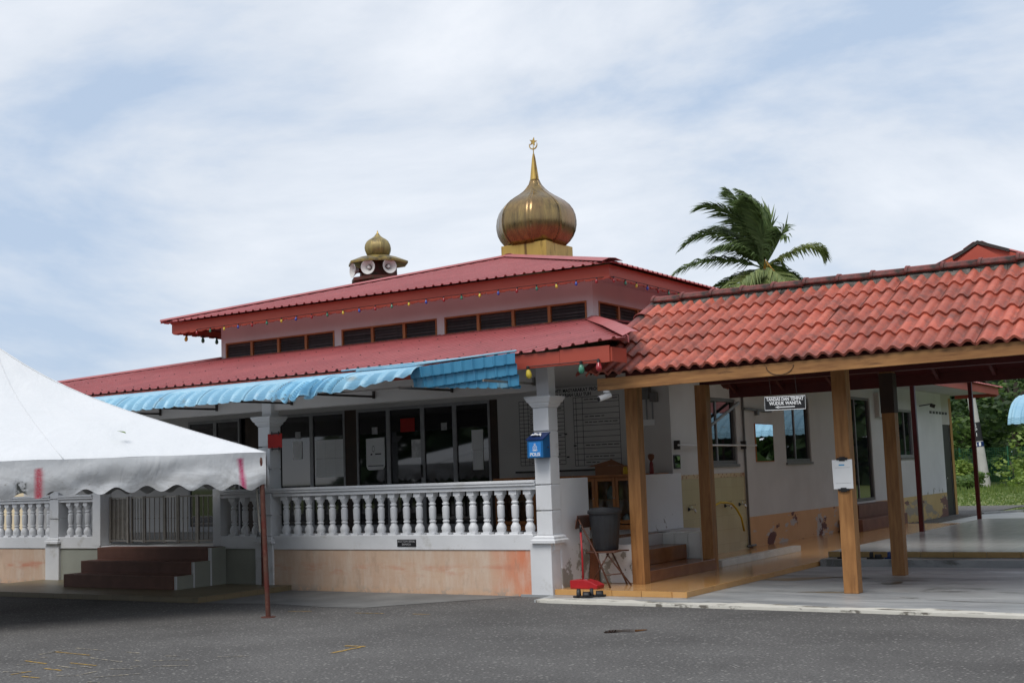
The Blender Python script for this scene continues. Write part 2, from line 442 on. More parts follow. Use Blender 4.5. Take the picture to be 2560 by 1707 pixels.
t.p.inputs['Roughness'].default_value = 0.48
MT['brass_old'] = m
MT['gold'] = mat('gold painted sheet', lin(196, 166, 90), lin(176, 146, 74), 1.5, 0.42, 0.4, c3=lin(112, 86, 46), th3=0.60, scale3=1.6, stretch=(4, 4, 0.6))
# tent fabric
m, t = special('dirty white tent canvas')
v = t.mapping((1, 1, 2.2))
col = t.mix(t.ramp(t.noise(1.2, 6, v, 0.6), 0.3, 0.7), (0.70, 0.715, 0.735), (0.65, 0.67, 0.69))
zz = t.axis(2)
lowm = t.math('MULTIPLY', t.math('SUBTRACT', 2.02, zz), 2.6, True)
dirt = t.math('MULTIPLY', lowm, t.ramp(t.noise(2.4, 7, v, 0.68, 0.8), 0.30, 0.60))
col = t.mix(t.math('MULTIPLY', dirt, 0.85), col, (0.30, 0.30, 0.30))
col = t.mix(t.math('MULTIPLY', lowm, t.ramp(t.noise(9, 5, v, 0.7, 1.5), 0.62, 0.70)), col, (0.26, 0.24, 0.20))
at = t.n('ShaderNodeAttribute'); at.attribute_name = 'spray'
sp = t.n('ShaderNodeSeparateColor'); t.l(at.outputs['Color'], sp.inputs[0])
nz = t.ramp(t.noise(60, 3), 0.25, 0.6)
col = t.mix(t.math('MULTIPLY', sp.outputs[0], t.math('ADD', t.math('MULTIPLY', nz, 0.5), 0.55), True), col, lin(168, 30, 58))
col = t.mix(t.math('MULTIPLY', sp.outputs[1], t.math('ADD', t.math('MULTIPLY', nz, 0.4), 0.65), True), col, lin(178, 36, 96))
col = t.mix(t.math('MULTIPLY', sp.outputs[2], t.ramp(t.noise(18, 4), 0.42, 0.5)), col, (0.06, 0.065, 0.06))
t.color(col)
t.p.inputs['Roughness'].default_value = 0.55
t.p.inputs['Sheen Weight'].default_value = 0.1
t.bump(t.math('ADD', t.noise(1.6, 4, t.mapping((1, 1, 0.6)), 0.5, 1.2), t.math('MULTIPLY', t.noise(3.0, 3, t.mapping((1.0, 2.6, 0.5)), 0.5, 2.0), 0.25)), 0.35, 0.08)
MT['canvas'] = m
# leaves
def leafmat(name, a, b, c):
    m, t = special(name)
    g = t.n('ShaderNodeNewGeometry')
    col = t.mix(t.ramp(g.outputs['Random Per Island'], 0.2, 0.95), a, b)
    col = t.mix(t.ramp(t.noise(0.35, 3), 0.45, 0.7), col, c)
    t.color(col)
    t.p.inputs['Roughness'].default_value = 0.5
    tr = t.n('ShaderNodeBsdfTranslucent')
    t.l(col, tr.inputs[0])
    ms = t.n('ShaderNodeMixShader'); ms.inputs[0].default_value = 0.4
    t.l(t.p.outputs[0], ms.inputs[1]); t.l(tr.outputs[0], ms.inputs[2])
    t.l(ms.outputs[0], t.out.inputs[0])
    return m
MT['leaf'] = leafmat('forest leaves', (0.075, 0.14, 0.035), (0.17, 0.26, 0.065), (0.11, 0.19, 0.045))
MT['leaf_dark'] = leafmat('dark forest leaves', (0.032, 0.068, 0.024), (0.075, 0.135, 0.042), (0.05, 0.095, 0.03))
MT['leaf_light'] = leafmat('bright shrub leaves', (0.15, 0.24, 0.045), (0.29, 0.38, 0.075), (0.2, 0.3, 0.06))
MT['palm_leaf'] = leafmat('palm leaflets', (0.10, 0.155, 0.06), (0.23, 0.30, 0.12), (0.16, 0.22, 0.085))
MT['palm_light'] = leafmat('light green palm leaflets', (0.20, 0.26, 0.10), (0.32, 0.37, 0.14), (0.30, 0.33, 0.09))  # lighter green leaf colour for a few front and right-hand fronds
MT['grass'] = leafmat('grass blades', (0.10, 0.17, 0.035), (0.20, 0.26, 0.06), (0.14, 0.2, 0.05))
MT['ground'] = mat('grassy earth', (0.10, 0.14, 0.035), (0.17, 0.19, 0.06), 0.6, 0.95, bump=0.4, bscale=8)
# puddle and thin glass
m, t = special('standing water')
t.color((0.02, 0.019, 0.018)); t.p.inputs['Roughness'].default_value = 0.02; t.p.inputs['Specular IOR Level'].default_value = 0.6
MT['water'] = m
m, t = special('clear cabinet glass')
t.color((0.85, 0.88, 0.88)); t.p.inputs['Roughness'].default_value = 0.02
gl = t.n('ShaderNodeBsdfGlossy'); gl.inputs['Roughness'].default_value = 0.03
tp = t.n('ShaderNodeBsdfTransparent'); tp.inputs[0].default_value = (0.8, 0.84, 0.83, 1)
fr = t.n('ShaderNodeFresnel'); fr.inputs[0].default_value = 1.5
ms = t.n('ShaderNodeMixShader')
t.l(fr.outputs[0], ms.inputs[0]); t.l(tp.outputs[0], ms.inputs[1]); t.l(gl.outputs[0], ms.inputs[2]); t.l(ms.outputs[0], t.out.inputs[0])
MT['glass_cab'] = m

# ------------------------------------------------------------------ mesh helpers
WM = {}
def wmat(o):
    return WM.get(o.name, Matrix.Identity(4))
def setpar(o, p):
    if p is not None:
        o.parent = p
        o.matrix_parent_inverse = wmat(p).inverted()

class MB:
    def __init__(self):
        self.v = []; self.f = []
    def quad(self, *pts):
        b = len(self.v)
        self.v += [tuple(p) for p in pts]
        self.f.append(tuple(range(b, b + len(pts))))
        return self
    def box(self, x0, x1, y0, y1, z0, z1):
        b = len(self.v)
        self.v += [(x0, y0, z0), (x1, y0, z0), (x1, y1, z0), (x0, y1, z0), (x0, y0, z1), (x1, y0, z1), (x1, y1, z1), (x0, y1, z1)]
        for q in ((0, 3, 2, 1), (4, 5, 6, 7), (0, 1, 5, 4), (1, 2, 6, 5), (2, 3, 7, 6), (3, 0, 4, 7)):
            self.f.append(tuple(b + i for i in q))
        return self
    def hexa(self, pts):
        b = len(self.v)
        self.v += [tuple(p) for p in pts]
        for q in ((0, 3, 2, 1), (4, 5, 6, 7), (0, 1, 5, 4), (1, 2, 6, 5), (2, 3, 7, 6), (3, 0, 4, 7)):
            self.f.append(tuple(b + i for i in q))
        return self
    def bar(self, p, q, w, h, upv=(0, 0, 1)):
        p, q = Vector(p), Vector(q)
        d = (q - p).normalized()
        u = Vector(upv)
        if abs(d.dot(u)) > 0.98:
            u = Vector((0, 1, 0))
        s = d.cross(u).normalized() * (w / 2)
        u = s.cross(d).normalized() * (h / 2)
        return self.hexa([p - s - u, p + s - u, q + s - u, q - s - u, p - s + u, p + s + u, q + s + u, q - s + u])
    def ring(self, rings, closed_loop=True, cap0=True, cap1=True):
        b = len(self.v); n = len(rings[0])
        for r_ in rings:
            self.v += [tuple(p) for p in r_]
        for i in range(len(rings) - 1):
            for j in range(n if closed_loop else n - 1):
                j2 = (j + 1) % n
                self.f.append((b + i * n + j, b + i * n + j2, b + (i + 1) * n + j2, b + (i + 1) * n + j))
        if cap0:
            self.f.append(tuple(b + j for j in reversed(range(n))))
        if cap1:
            self.f.append(tuple(b + (len(rings) - 1) * n + j for j in range(n)))
        return self
    def tube(self, pts, r, n=8, taper=None):
        pts = [Vector(p) for p in pts]
        rings = []
        for i, p in enumerate(pts):
            d = (pts[min(i + 1, len(pts) - 1)] - pts[max(i - 1, 0)]).normalized()
            u = Vector((0, 0, 1)) if abs(d.z) < 0.9 else Vector((1, 0, 0))
            s = d.cross(u).normalized(); u = s.cross(d)
            rr = r if taper is None else taper[i]
            rings.append([p + (s * math.cos(2 * PI * k / n) + u * math.sin(2 * PI * k / n)) * rr for k in range(n)])
        return self.ring(rings)
    def lathe(self, prof, n=16, c=(0, 0, 0), a0=0.0, cap0=True, cap1=True):
        rings = []
        for (r_, z) in prof:
            rings.append([(c[0] + r_ * math.cos(a0 + 2 * PI * k / n), c[1] + r_ * math.sin(a0 + 2 * PI * k / n), c[2] + z) for k in range(n)])
        return self.ring(rings, True, cap0, cap1)
    def sq(self, prof, c=(0, 0, 0)):                       # square section column from (half width, z)
        rings = [[(c[0] - w, c[1] - w, c[2] + z), (c[0] + w, c[1] - w, c[2] + z), (c[0] + w, c[1] + w, c[2] + z), (c[0] - w, c[1] + w, c[2] + z)] for w, z in prof]
        return self.ring(rings)
    def prism(self, poly, fn, a, b):                       # polygon (u,v) extruded: fn(u,v,w)
        n = len(poly)
        bb = len(self.v)
        for w in (a, b):
            self.v += [fn(u, v, w) for u, v in poly]
        self.f.append(tuple(bb + i for i in reversed(range(n))))
        self.f.append(tuple(bb + n + i for i in range(n)))
        for i in range(n):
            j = (i + 1) % n
            self.f.append((bb + i, bb + j, bb + n + j, bb + n + i))
        return self
    def grid(self, fn, nu, nv):
        b = len(self.v)
        for j in range(nv + 1):
            for i in range(nu + 1):
                self.v.append(tuple(fn(i / nu, j / nv)))
        for j in range(nv):
            for i in range(nu):
                a = b + j * (nu + 1) + i
                self.f.append((a, a + 1, a + nu + 2, a + nu + 1))
        return self
    def mesh(self, name):
        me = bpy.data.meshes.new(name)
        me.from_pydata(self.v, [], self.f)
        me.validate()
        me.update()
        return me
    def build(self, name, mt, parent=None, smooth=False, bevel=0.0, solid=0.0, fix=True, auto=None):
        me = self.mesh(name)
        if fix:
            import bmesh
            bm = bmesh.new(); bm.from_mesh(me)
            bmesh.ops.recalc_face_normals(bm, faces=bm.faces)
            bm.to_mesh(me); bm.free()
        me.materials.append(mt)
        if smooth:
            me.polygons.foreach_set('use_smooth', [True] * len(me.polygons))
            if auto:
                me.set_sharp_from_angle(angle=R(auto))
        o = bpy.data.objects.new(name, me)
        COL.objects.link(o)
        setpar(o, parent)
        if bevel:
            md = o.modifiers.new('bevel', 'BEVEL'); md.width = bevel; md.segments = 2; md.limit_method = 'ANGLE'
        if solid:
            md = o.modifiers.new('solid', 'SOLIDIFY'); md.thickness = solid; md.offset = 0
        return o

def tag(o, label=None, cat=None, group=None, kind=None):
    if label: o['label'] = label
    if cat: o['category'] = cat
    if group: o['group'] = group
    if kind: o['kind'] = kind
    return o
def thing(name, label, cat, loc=(0, 0, 0), group=None):
    o = bpy.data.objects.new(name, None)
    COL.objects.link(o)
    o.location = loc
    o.empty_display_size = 0.2
    WM[o.name] = Matrix.Translation(Vector(loc))
    return tag(o, label, cat, group)
def struct(name, mb, mt, **k):
    o = mb.build(name, mt, **k)
    o['kind'] = 'structure'
    return o
def inst(name, me, loc, parent, rot=(0, 0, 0), scale=(1, 1, 1)):
    o = bpy.data.objects.new(name, me)
    COL.objects.link(o)
    o.location = loc; o.rotation_euler = rot; o.scale = scale
    setpar(o, parent)
    WM[o.name] = Matrix.LocRotScale(Vector(loc), Euler(rot), Vector(scale))
    return o
def text(name, body, size, loc, mt, parent=None, rot=(PI / 2, 0, 0), sx=1.0, align='CENTER', bold=0.0):
    cu_ = bpy.data.curves.new(name, 'FONT')
    cu_.body = body
    cu_.size = size
    cu_.align_x = align
    cu_.align_y = 'CENTER'
    cu_.extrude = 0.001
    cu_.offset = bold
    cu_.resolution_u = 3
    tmp = bpy.data.objects.new(name + '_tmp', cu_)
    COL.objects.link(tmp)
    dg = bpy.context.evaluated_depsgraph_get()
    me = bpy.data.meshes.new_from_object(tmp.evaluated_get(dg))
    bpy.data.objects.remove(tmp); bpy.data.curves.remove(cu_)
    me.transform(Matrix.LocRotScale(Vector(loc), Euler(rot), Vector((sx, 1, 1))))
    me.materials.clear(); me.materials.append(mt)
    o = bpy.data.objects.new(name, me)
    COL.objects.link(o)
    setpar(o, parent)
    return o

# ================================================================== SETTING
struct('ground', MB().quad((-600, -600, -0.03), (600, -600, -0.03), (600, 900, -0.03), (-600, 900, -0.03)), MT['ground'])
struct('asphalt_yard', MB().box(-45, 30, -25, 13.9, -0.025, 0.0).box(-45, -8.3, 13.9, 45, -0.025, -0.0), MT['asphalt'])
# concrete apron, its painted edge, walkway, polished platform
ap = [(-8.44, 13.62), (-8.2, 13.56), (-6.2, 13.52), (-4.2, 13.46), (-2.5, 13.36), (2.5, 13.2), (2.5, 31.5), (-9.0, 31.5), (-9.0, 14.2), (-8.52, 14.2)]
struct('concrete_apron', MB().prism(ap, lambda u, v, w: (u, v, w), -0.02, 0.03), MT['concrete'])
# painted kerb edge: irregular inner edge
ke = []
kx = -8.40
while kx < 2.4:
    ke.append(kx); kx += 0.12
def kf(x):
    pts = [(-8.44, 13.62), (-8.2, 13.56), (-6.2, 13.52), (-4.2, 13.46), (-2.5, 13.36), (2.5, 13.2)]
    for (a, b), (c, d) in zip(pts, pts[1:]):
        if x <= c:
            return b + (d - b) * (x - a) / (c - a)
    return 13.2
rk = random.Random(3)
mb = MB()
inner = [kf(x) + 0.27 + 0.08 * math.sin(x * 3.1) + rk.uniform(-0.04, 0.05) for x in ke]
for i in range(len(ke) - 1):
    mb.quad((ke[i], kf(ke[i]) - 0.006, 0.034), (ke[i + 1], kf(ke[i + 1]) - 0.006, 0.034), (ke[i + 1], inner[i + 1], 0.034), (ke[i], inner[i], 0.034))
    mb.quad((ke[i], kf(ke[i]) - 0.006, 0.002), (ke[i + 1], kf(ke[i + 1]) - 0.006, 0.002), (ke[i + 1], kf(ke[i + 1]) - 0.006, 0.034), (ke[i], kf(ke[i]) - 0.006, 0.034))
struct('painted_kerb_edge', mb, MT['kerb_paint'], fix=False)
def blob(cx, cy, rx, ry, z, seed, n=40, amp=0.35, ang=0.0):
    r_ = random.Random(seed)
    ph = [r_.uniform(0, 6.28) for _ in range(6)]
    pts = []
    for k in range(n):
        a = 2 * PI * k / n
        s = 1 + amp * sum(math.sin((j + 2) * a + ph[j]) / (j + 1.5) for j in range(5))
        x, y = rx * s * math.cos(a), ry * s * math.sin(a)
        pts.append((cx + x * math.cos(ang) - y * math.sin(ang), cy + x * math.sin(ang) + y * math.cos(ang), z))
    return MB().quad(*pts)
struct('damp_stain', blob(-6.2, 16.95, 0.38, 0.26, 0.033, 4, ang=0.6), MT['stain_tan'])
struct('damp_stain', blob(-5.55, 17.25, 0.34, 0.07, 0.033, 5, ang=-0.1), MT['stain_dark'])
struct('damp_stain', blob(-4.78, 16.55, 0.16, 0.14, 0.033, 6), MT['stain_dark'])
struct('damp_stain', blob(-5.2, 15.24, 0.26, 0.06, 0.033, 8, ang=0.05), MT['stain_tan'])
struct('cement_strip', MB().quad((-13.3, 12.35, 0.004), (-11.9, 12.62, 0.004), (-10.9, 12.44, 0.004), (-10.3, 12.5, 0.004), (-9.7, 13.3, 0.004), (-9.2, 13.9, 0.004), (-8.95, 14.3, 0.004), (-13.4, 14.3, 0.004)), MT['strip'])
struct('puddle', blob(-6.02, 11.40, 0.20, 0.11, 0.004, 11, ang=0.9), MT['water'])
walk = struct('tiled_walkway', MB().box(-9.0, -6.65, 14.27, 31.0, 0.03, 0.098), MT['walk_tile'])
et = MB().box(-0.205, 0.205, -0.012, 0.012, -0.034, 0.036).mesh('edge_tile'); et.materials.append(MT['edge_tile'])
xx = -8.29
while xx < -6.75:
    inst('edge_tile', et, (xx, 14.262, 0.066), walk); xx += 0.418
yy = 14.47
k = 0
while yy < 20.4:
    inst('edge_tile', et, (-6.64, yy, 0.066), walk, (0, 0, PI / 2)); yy += 0.418
plat = struct('polished_platform', MB().box(-6.60, 2.5, 19.52, 30.4, 0.05, 0.225), MT['plat_tile'])
struct('platform_step', MB().box(-6.60, 2.5, 19.12, 19.515, 0.03, 0.135), MT['concrete'])
et2 = MB().box(-0.235, 0.235, -0.012, 0.012, -0.040, 0.042).mesh('edge_tile'); et2.materials.append(MT['edge_tile2'])
xx = -6.35
while xx < -1.2:
    inst('edge_tile', et2, (xx, 19.508, 0.186), plat); xx += 0.478
struct('side_path', MB().quad((-9.2, 31, -0.012), (-6.2, 31, -0.012), (-6.2, 39.2, -0.012), (-10.5, 40.2, -0.012)), MT['concrete'], fix=False)
struct('tarmac_lane', MB().quad((-22, 42.6, -0.016), (-7.6, 43.6, -0.016), (-7.2, 45.2, -0.016), (-22, 47.0, -0.016)), MT['asphalt'], fix=False)
struct('path_kerb', MB().bar((-8.3, 38.4, 0.0), (-6.9, 40.6, 0.02), 0.12, 0.08), MT['concrete'])

# paint marks on the tarmac
def stroke(pts, w, mt, z=0.004):
    mb = MB()
    for (a, b) in zip(pts, pts[1:]):
        a2, b2 = Vector((*a, 0)), Vector((*b, 0))
        d = (b2 - a2).normalized(); s = Vector((-d.y, d.x, 0)) * w / 2
        mb.quad(*[(p.x, p.y, z) for p in (a2 - s, b2 - s, b2 + s, a2 + s)])
    return struct('paint_marking', mb, mt)
stroke([(-7.93, 9.16), (-7.93, 9.62)], 0.045, MT['yellow_paint'])
stroke([(-7.90, 9.62), (-8.14, 9.60)], 0.045, MT['yellow_paint'], 0.005)
for a, b, mt in (((-10.80, 8.10), (-10.83, 8.45), 0), ((-10.83, 8.30), (-10.22, 8.25), 1), ((-10.85, 8.57), (-10.36, 8.54), 0), ((-10.56, 7.76), (-10.16, 7.70), 1),
                 ((-9.97, 7.82), (-9.57, 7.79), 1), ((-10.08, 8.13), (-9.52, 8.04), 0), ((-9.9, 7.13), (-9.88, 7.33), 1), ((-9.91, 7.49), (-9.65, 7.47), 1),
                 ((-9.93, 7.65), (-9.60, 7.60), 0), ((-9.25, 7.37), (-9.27, 7.55), 0), ((-9.26, 7.69), (-9.07, 7.78), 0), ((-9.7, 7.1), (-9.45, 7.1), 1),
                 ((-9.0, 7.3), (-8.75, 7.6), 0), ((-9.3, 8.2), (-8.95, 8.35), 0), ((-9.0, 7.95), (-8.7, 8.1), 0), ((-8.85, 8.6), (-8.6, 8.75), 0),
                 ((-11.0, 11.9), (-10.7, 12.0), 1), ((-10.0, 12.0), (-9.6, 12.05), 1), ((-9.2, 12.1), (-8.95, 12.1), 1)):
    stroke([a, b], 0.026, MT['yellow_paint'] if mt else MT['pale_paint'])
rs = random.Random(9)
for i in range(14):
    a = (rs.uniform(-10.6, -8.6), rs.uniform(7.0, 8.9)); g = rs.uniform(-0.4, 1.2); L = rs.uniform(0.06, 0.22)
    stroke([a, (a[0] + L * math.cos(g), a[1] + L * math.sin(g))], 0.022, MT['pale_paint'], 0.0045)

# ================================================================== MOSQUE
YF = 14.25
FL = 0.64
mosque = thing('mosque', 'single storey mosque with red sheet roofs, white balustrade and brass onion dome', 'mosque', (-13.9, 17.0, 0))
# plinth walls
MB().box(-13.44, -8.83, YF, YF + 0.2, -0.01, 0.605).build('plinth_wall', MT['peach'], mosque)
MB().box(-26, -18.82, YF, YF + 0.2, -0.01, 0.605).build('plinth_wall', MT['peach'], mosque)
MB().box(-18.82, -13.44, YF + 0.01, YF + 0.2, -0.01, 0.62).build('plinth_wall', MT['greenwall'], mosque)
MB().box(-26, -8.56, YF + 0.215, 19.05, 0.2, FL).build('veranda_floor', MT['ceiling'], mosque)
MB().box(-13.44, -8.80, YF - 0.015, YF + 0.21, 0.605, 0.812).build('floor_beam', MT['white'], mosque, bevel=0.008)
MB().box(-17.395, -14.705, YF + 0.003, YF + 0.21, 0.60, 0.657).build('door_sill', MT['white'], mosque)
MB().box(-26, -17.40, YF - 0.015, YF + 0.21, 0.615, 0.812).build('floor_beam', MT['white'], mosque, bevel=0.008)
MB().box(-14.70, -13.80, YF - 0.015, YF + 0.21, 0.615, 0.812).build('floor_beam', MT['white'], mosque, bevel=0.008)
MB().box(-8.74, -8.50, YF + 0.21, 15.25, -0.01, 1.533).build('side_parapet', MT['white_flake'], mosque, bevel=0.01)
# balusters
prof = [(0.052, 0.0), (0.062, 0.012), (0.062, 0.05), (0.07, 0.075), (0.066, 0.11), (0.046, 0.145), (0.036, 0.165), (0.05, 0.18), (0.05, 0.195), (0.036, 0.205),
        (0.041, 0.215), (0.049, 0.235), (0.052, 0.36), (0.05, 0.385), (0.04, 0.395), (0.036, 0.405), (0.05, 0.42), (0.05, 0.435), (0.036, 0.45), (0.044, 0.475), (0.062, 0.51), (0.064, 0.53)]
bmb = MB().lathe([(r_, z) for r_, z in prof], 12)
bmb.sq([(0.06, 0.53), (0.06, 0.592)])
bmb.sq([(0.066, -0.004), (0.066, 0.03)])
bal_me = bmb.mesh('baluster'); bal_me.materials.append(MT['white_clean'])
bal_me.polygons.foreach_set('use_smooth', [True] * len(bal_me.polygons)); bal_me.set_sharp_from_angle(angle=R(38))
def balustrade(x0, x1, xs):
    b = MB().box(x0, x1, YF + 0.0, YF + 0.19, 1.40, 1.455).box(x0, x1, YF - 0.03, YF + 0.22, 1.455, 1.49).box(x0, x1, YF - 0.045, YF + 0.235, 1.49, 1.528).build('balustrade', MT['white'], mosque, bevel=0.006)
    for x in xs:
        inst('baluster', bal_me, (x, YF + 0.09, 0.81), b, (0, 0, random.uniform(-0.1, 0.1)))
balustrade(-13.46, -8.74, [-13.26 + i * (4.36 / 19) for i in range(20)])
balustrade(-14.55, -13.74, [-14.36, -14.12, -13.89])
balustrade(-18.48, -17.58, [-18.27, -18.05, -17.83])
balustrade(-23.4, -18.70, [-18.85 - i * 0.226 for i in range(20)])
for x0, x1 in ((-17.58, -17.38), (-14.72, -14.55)):
    MB().box(x0, x1, YF - 0.02, YF + 0.22, 0.66, 1.55).build('gate_pier', MT['white'], mosque, bevel=0.008)
# columns
def column(x, xb0, xb1):
    c = MB().box(x - 0.075, x + 0.115, YF + 0.02, YF + 0.2, 0.6, 3.15).build('column', MT['white'], mosque, bevel=0.006)
    MB().box(xb0, xb1, YF - 0.035, YF + 0.33, -0.01, 0.70).build('column_base', MT['white'], c, bevel=0.008)
    MB().sq([(0.19, 0.70), (0.19, 0.735), (0.165, 0.75), (0.165, 0.775), (0.14, 0.795), (0.125, 0.80)], (x + 0.0, YF + 0.10, 0)).build('base_moulding', MT['white'], c)
    zs = [0.80, 1.123, 1.463, 1.824, 2.166, 2.485]
    for a, b in zip(zs, zs[1:]):
        MB().box(x - 0.12, x + 0.12, YF - 0.02, YF + 0.22, a + 0.004, b - 0.010).build('shaft_block', MT['white'], c, bevel=0.007)
    MB().sq([(0.125, 2.48), (0.135, 2.50), (0.15, 2.515), (0.155, 2.54), (0.175, 2.555), (0.195, 2.60), (0.20, 2.605), (0.20, 2.63)], (x, YF + 0.10, 0)).build('capital', MT['white'], c)
column(-8.61, -8.84, -8.515)
column(-13.60, -13.80, -13.44)
column(-18.59, -18.80, -18.44)
column(-23.5, -23.7, -23.34)
# veranda head beam, ceiling, fascias
MB().box(-26, -8.55, YF + 0.09, YF + 0.26, 2.72, 3.12).build('head_beam', MT['grey_wall'], mosque)
MB().box(-24.8, -8.0, 13.82, 19.05, 3.10, 3.13).build('veranda_ceiling', MT['ceiling'], mosque)
MB().box(-25.3, -8.02, 13.78, 13.805, 2.965, 3.155).build('fascia_board', MT['fascia_red'], mosque)
MB().box(-8.016, -7.30, 13.78, 13.805, 2.962, 3.17).build('fascia_board', MT['fascia_red'], mosque)
MB().box(-7.30, -7.275, 13.805, 14.2, 2.97, 3.15).build('fascia_board', MT['fascia_red'], mosque)

def corrugated(name, e0, along, L, upd, W, z0, rise, s0, s1, pitch, mt, parent, ribh=0.03, lift=None, w0=0.0, spin=0.0):
    # trapezoid roof slope. eave from e0 along 'along' (plan unit vector); 'upd' plan direction up the slope
    mb = MB()
    xs = []
    s = 0.0
    while s < L:
        for d, h in ((0.0, 0), (pitch * 0.62, 0), (pitch * 0.72, 1), (pitch * 0.88, 1), (pitch * 0.98, 0)):
            if s + d <= L:
                xs.append((s + d, h * ribh))
        s += pitch
    xs.append((L, 0))
    def W_at(s):
        w = W
        if s0 > 0 and s < s0: w = min(w, W * s / s0)
        if s1 < L and s > s1: w = min(w, W * (L - s) / (L - s1))
        return max(w, 0.0)
    rows = []
    for s, h in xs:
        w = W_at(s)
        zl = lift(s) if lift else 0.0
        row = []
        for q in (0.0, 0.33, 0.66, 1.0):
            u = w0 + (w - w0) * q if w > w0 else w
            p = Vector((e0[0] + along[0] * s + upd[0] * u, e0[1] + along[1] * s + upd[1] * u, z0 + rise * u / W + h + zl * (1 - q)))
            row.append(p)
        rows.append(row)
    b = len(mb.v)
    for r_ in rows:
        mb.v += [tuple(p) for p in r_]
    for i in range(len(rows) - 1):
        for j in range(3):
            a = b + i * 4 + j
            mb.f.append((a, a + 4, a + 5, a + 1))
    return mb.build(name, mt, parent, fix=False, solid=0.006)
# lower roof. clerestory walls at X -18.53..-9.91, Y 18.2
XL, XR, YC = -18.53, -9.91, 18.2
lift = lambda s: max(0.0, (s - 17.2) / 1.3) * 0.085
corrugated('roof_slope', (-25.5, 13.74), (1, 0), 18.5, (0, 1), YC - 13.74, 3.172, 0.955, -(-25.5 - XL), XR + 25.5, 0.195, MT['sheet_red'], mosque, lift=lift)
corrugated('roof_slope', (-7.78, 15.16), (0, 1), 4.4, (-1, 0), 2.13, 3.49, 0.64, 3.04, 4.4, 0.195, MT['sheet_red'], mosque)
corrugated('roof_slope', (-25.5, 13.74), (0, 1), 20, (1, 0), 6.97, 3.17, 0.955, 4.46, 20, 0.195, MT['sheet_red'], mosque)
sw = MB()
sx_ = -24.9
while sx_ < -7.2:
    for u in (0.30, 1.9, 3.5):
        lim = 4.46
        if sx_ < XL: lim = 4.46 * (sx_ + 25.5) / (XL + 25.5)
        if sx_ > XR: lim = 4.46 * (-7.0 - sx_) / (-7.0 - XR)
        if u < lim - 0.1:
            z = 3.172 + 0.955 * u / 4.46 + 0.03
            sw.box(sx_ - 0.006, sx_ + 0.006, 13.74 + u - 0.008, 13.74 + u + 0.008, z - 0.004, z + 0.006)
    sx_ += 0.39
sw.build('roof_screws', MT['dark_metal'], mosque)['kind'] = 'stuff'
# hip caps
def capstrip(name, pts, w, mt, parent, drop=0.03):
    mb = MB()
    rings = []
    pts = [Vector(p) for p in pts]
    for i, p in enumerate(pts):
        d = (pts[min(i + 1, len(pts) - 1)] - pts[max(i - 1, 0)]).normalized()
        s = d.cross(Vector((0, 0, 1))).normalized()
        rings.append([p - s * w - Vector((0, 0, drop)), p - s * w * 0.3 + Vector((0, 0, 0.02)), p + s * w * 0.3 + Vector((0, 0, 0.02)), p + s * w - Vector((0, 0, drop))])
    return mb.ring(rings, False, False, False).build(name, mt, parent, fix=False, solid=0.006)
capstrip('hip_cap', [(XL, YC, 4.165), (-22, 15.98, 3.70), (-25.45, 13.78, 3.225)], 0.16, MT['sheet_red'], mosque)
capstrip('hip_cap', [(XR + 0.02, YC - 0.02, 4.165), (-8.4, 16.0, 3.74), (-7.1, 14.10, 3.33)], 0.15, MT['sheet_red'], mosque)
MB().box(XL, XR, YC - 0.10, YC + 0.0, 4.07, 4.135).build('roof_flashing', MT['sheet_red'], mosque)
# clerestory walls with openings
def wall_open_y(x0, x1, y0, y1, z0, z1, wins, zw0, zw1, mt, parent, name):
    mb = MB()
    mb.box(x0, x1, y0, y1, z0, zw0).box(x0, x1, y0, y1, zw1, z1)
    xs = [x0]
    for a, b in wins: xs += [a, b]
    xs.append(x1)
    for a, b in zip(xs[0::2], xs[1::2]): mb.box(a, b, y0, y1, zw0, zw1)
    return mb.build(name, mt, parent)
WZ0, WZ1 = 4.145, 4.455
banks = [(-18.40, -15.53, 4), (-15.35, -13.12, 3), (-12.95, -10.03, 4)]
wall_open_y(XL, XR, YC, YC + 0.15, 3.9, 4.95, [(a, b) for a, b, n in banks], WZ0, WZ1, MT['soffit'], mosque, 'clerestory_wall')
def wall_open_x(x0, x1, y0, y1, z0, z1, wins, zw0, zw1, mt, parent, name):
    mb = MB()
    mb.box(x0, x1, y0, y1, z0, zw0).box(x0, x1, y0, y1, zw1, z1)
    ys = [y0]
    for a, b in wins: ys += [a, b]
    ys.append(y1)
    for a, b in zip(ys[0::2], ys[1::2]): mb.box(x0, x1, a, b, zw0, zw1)
    return mb.build(name, mt, parent)
wall_open_x(XR - 0.15, XR, YC + 0.15, 29.0, 3.9, 4.95, [(18.39, 21.3)], WZ0, WZ1, MT['soffit'], mosque, 'clerestory_wall')
MB().box(XL, XL + 0.15, YC + 0.15, 29.0, 3.9, 4.95).build('clerestory_wall', MT['soffit'], mosque)
blade = MB().hexa([(-0.5, -0.028, -0.030), (0.5, -0.028, -0.030), (0.5, 0.024, 0.034), (-0.5, 0.024, 0.034), (-0.5, -0.034, -0.026), (0.5, -0.034, -0.026), (0.5, 0.018, 0.038), (-0.5, 0.018, 0.038)])
blade_me = blade.mesh('louvre_blade'); blade_me.materials.append(MT['louvre'])
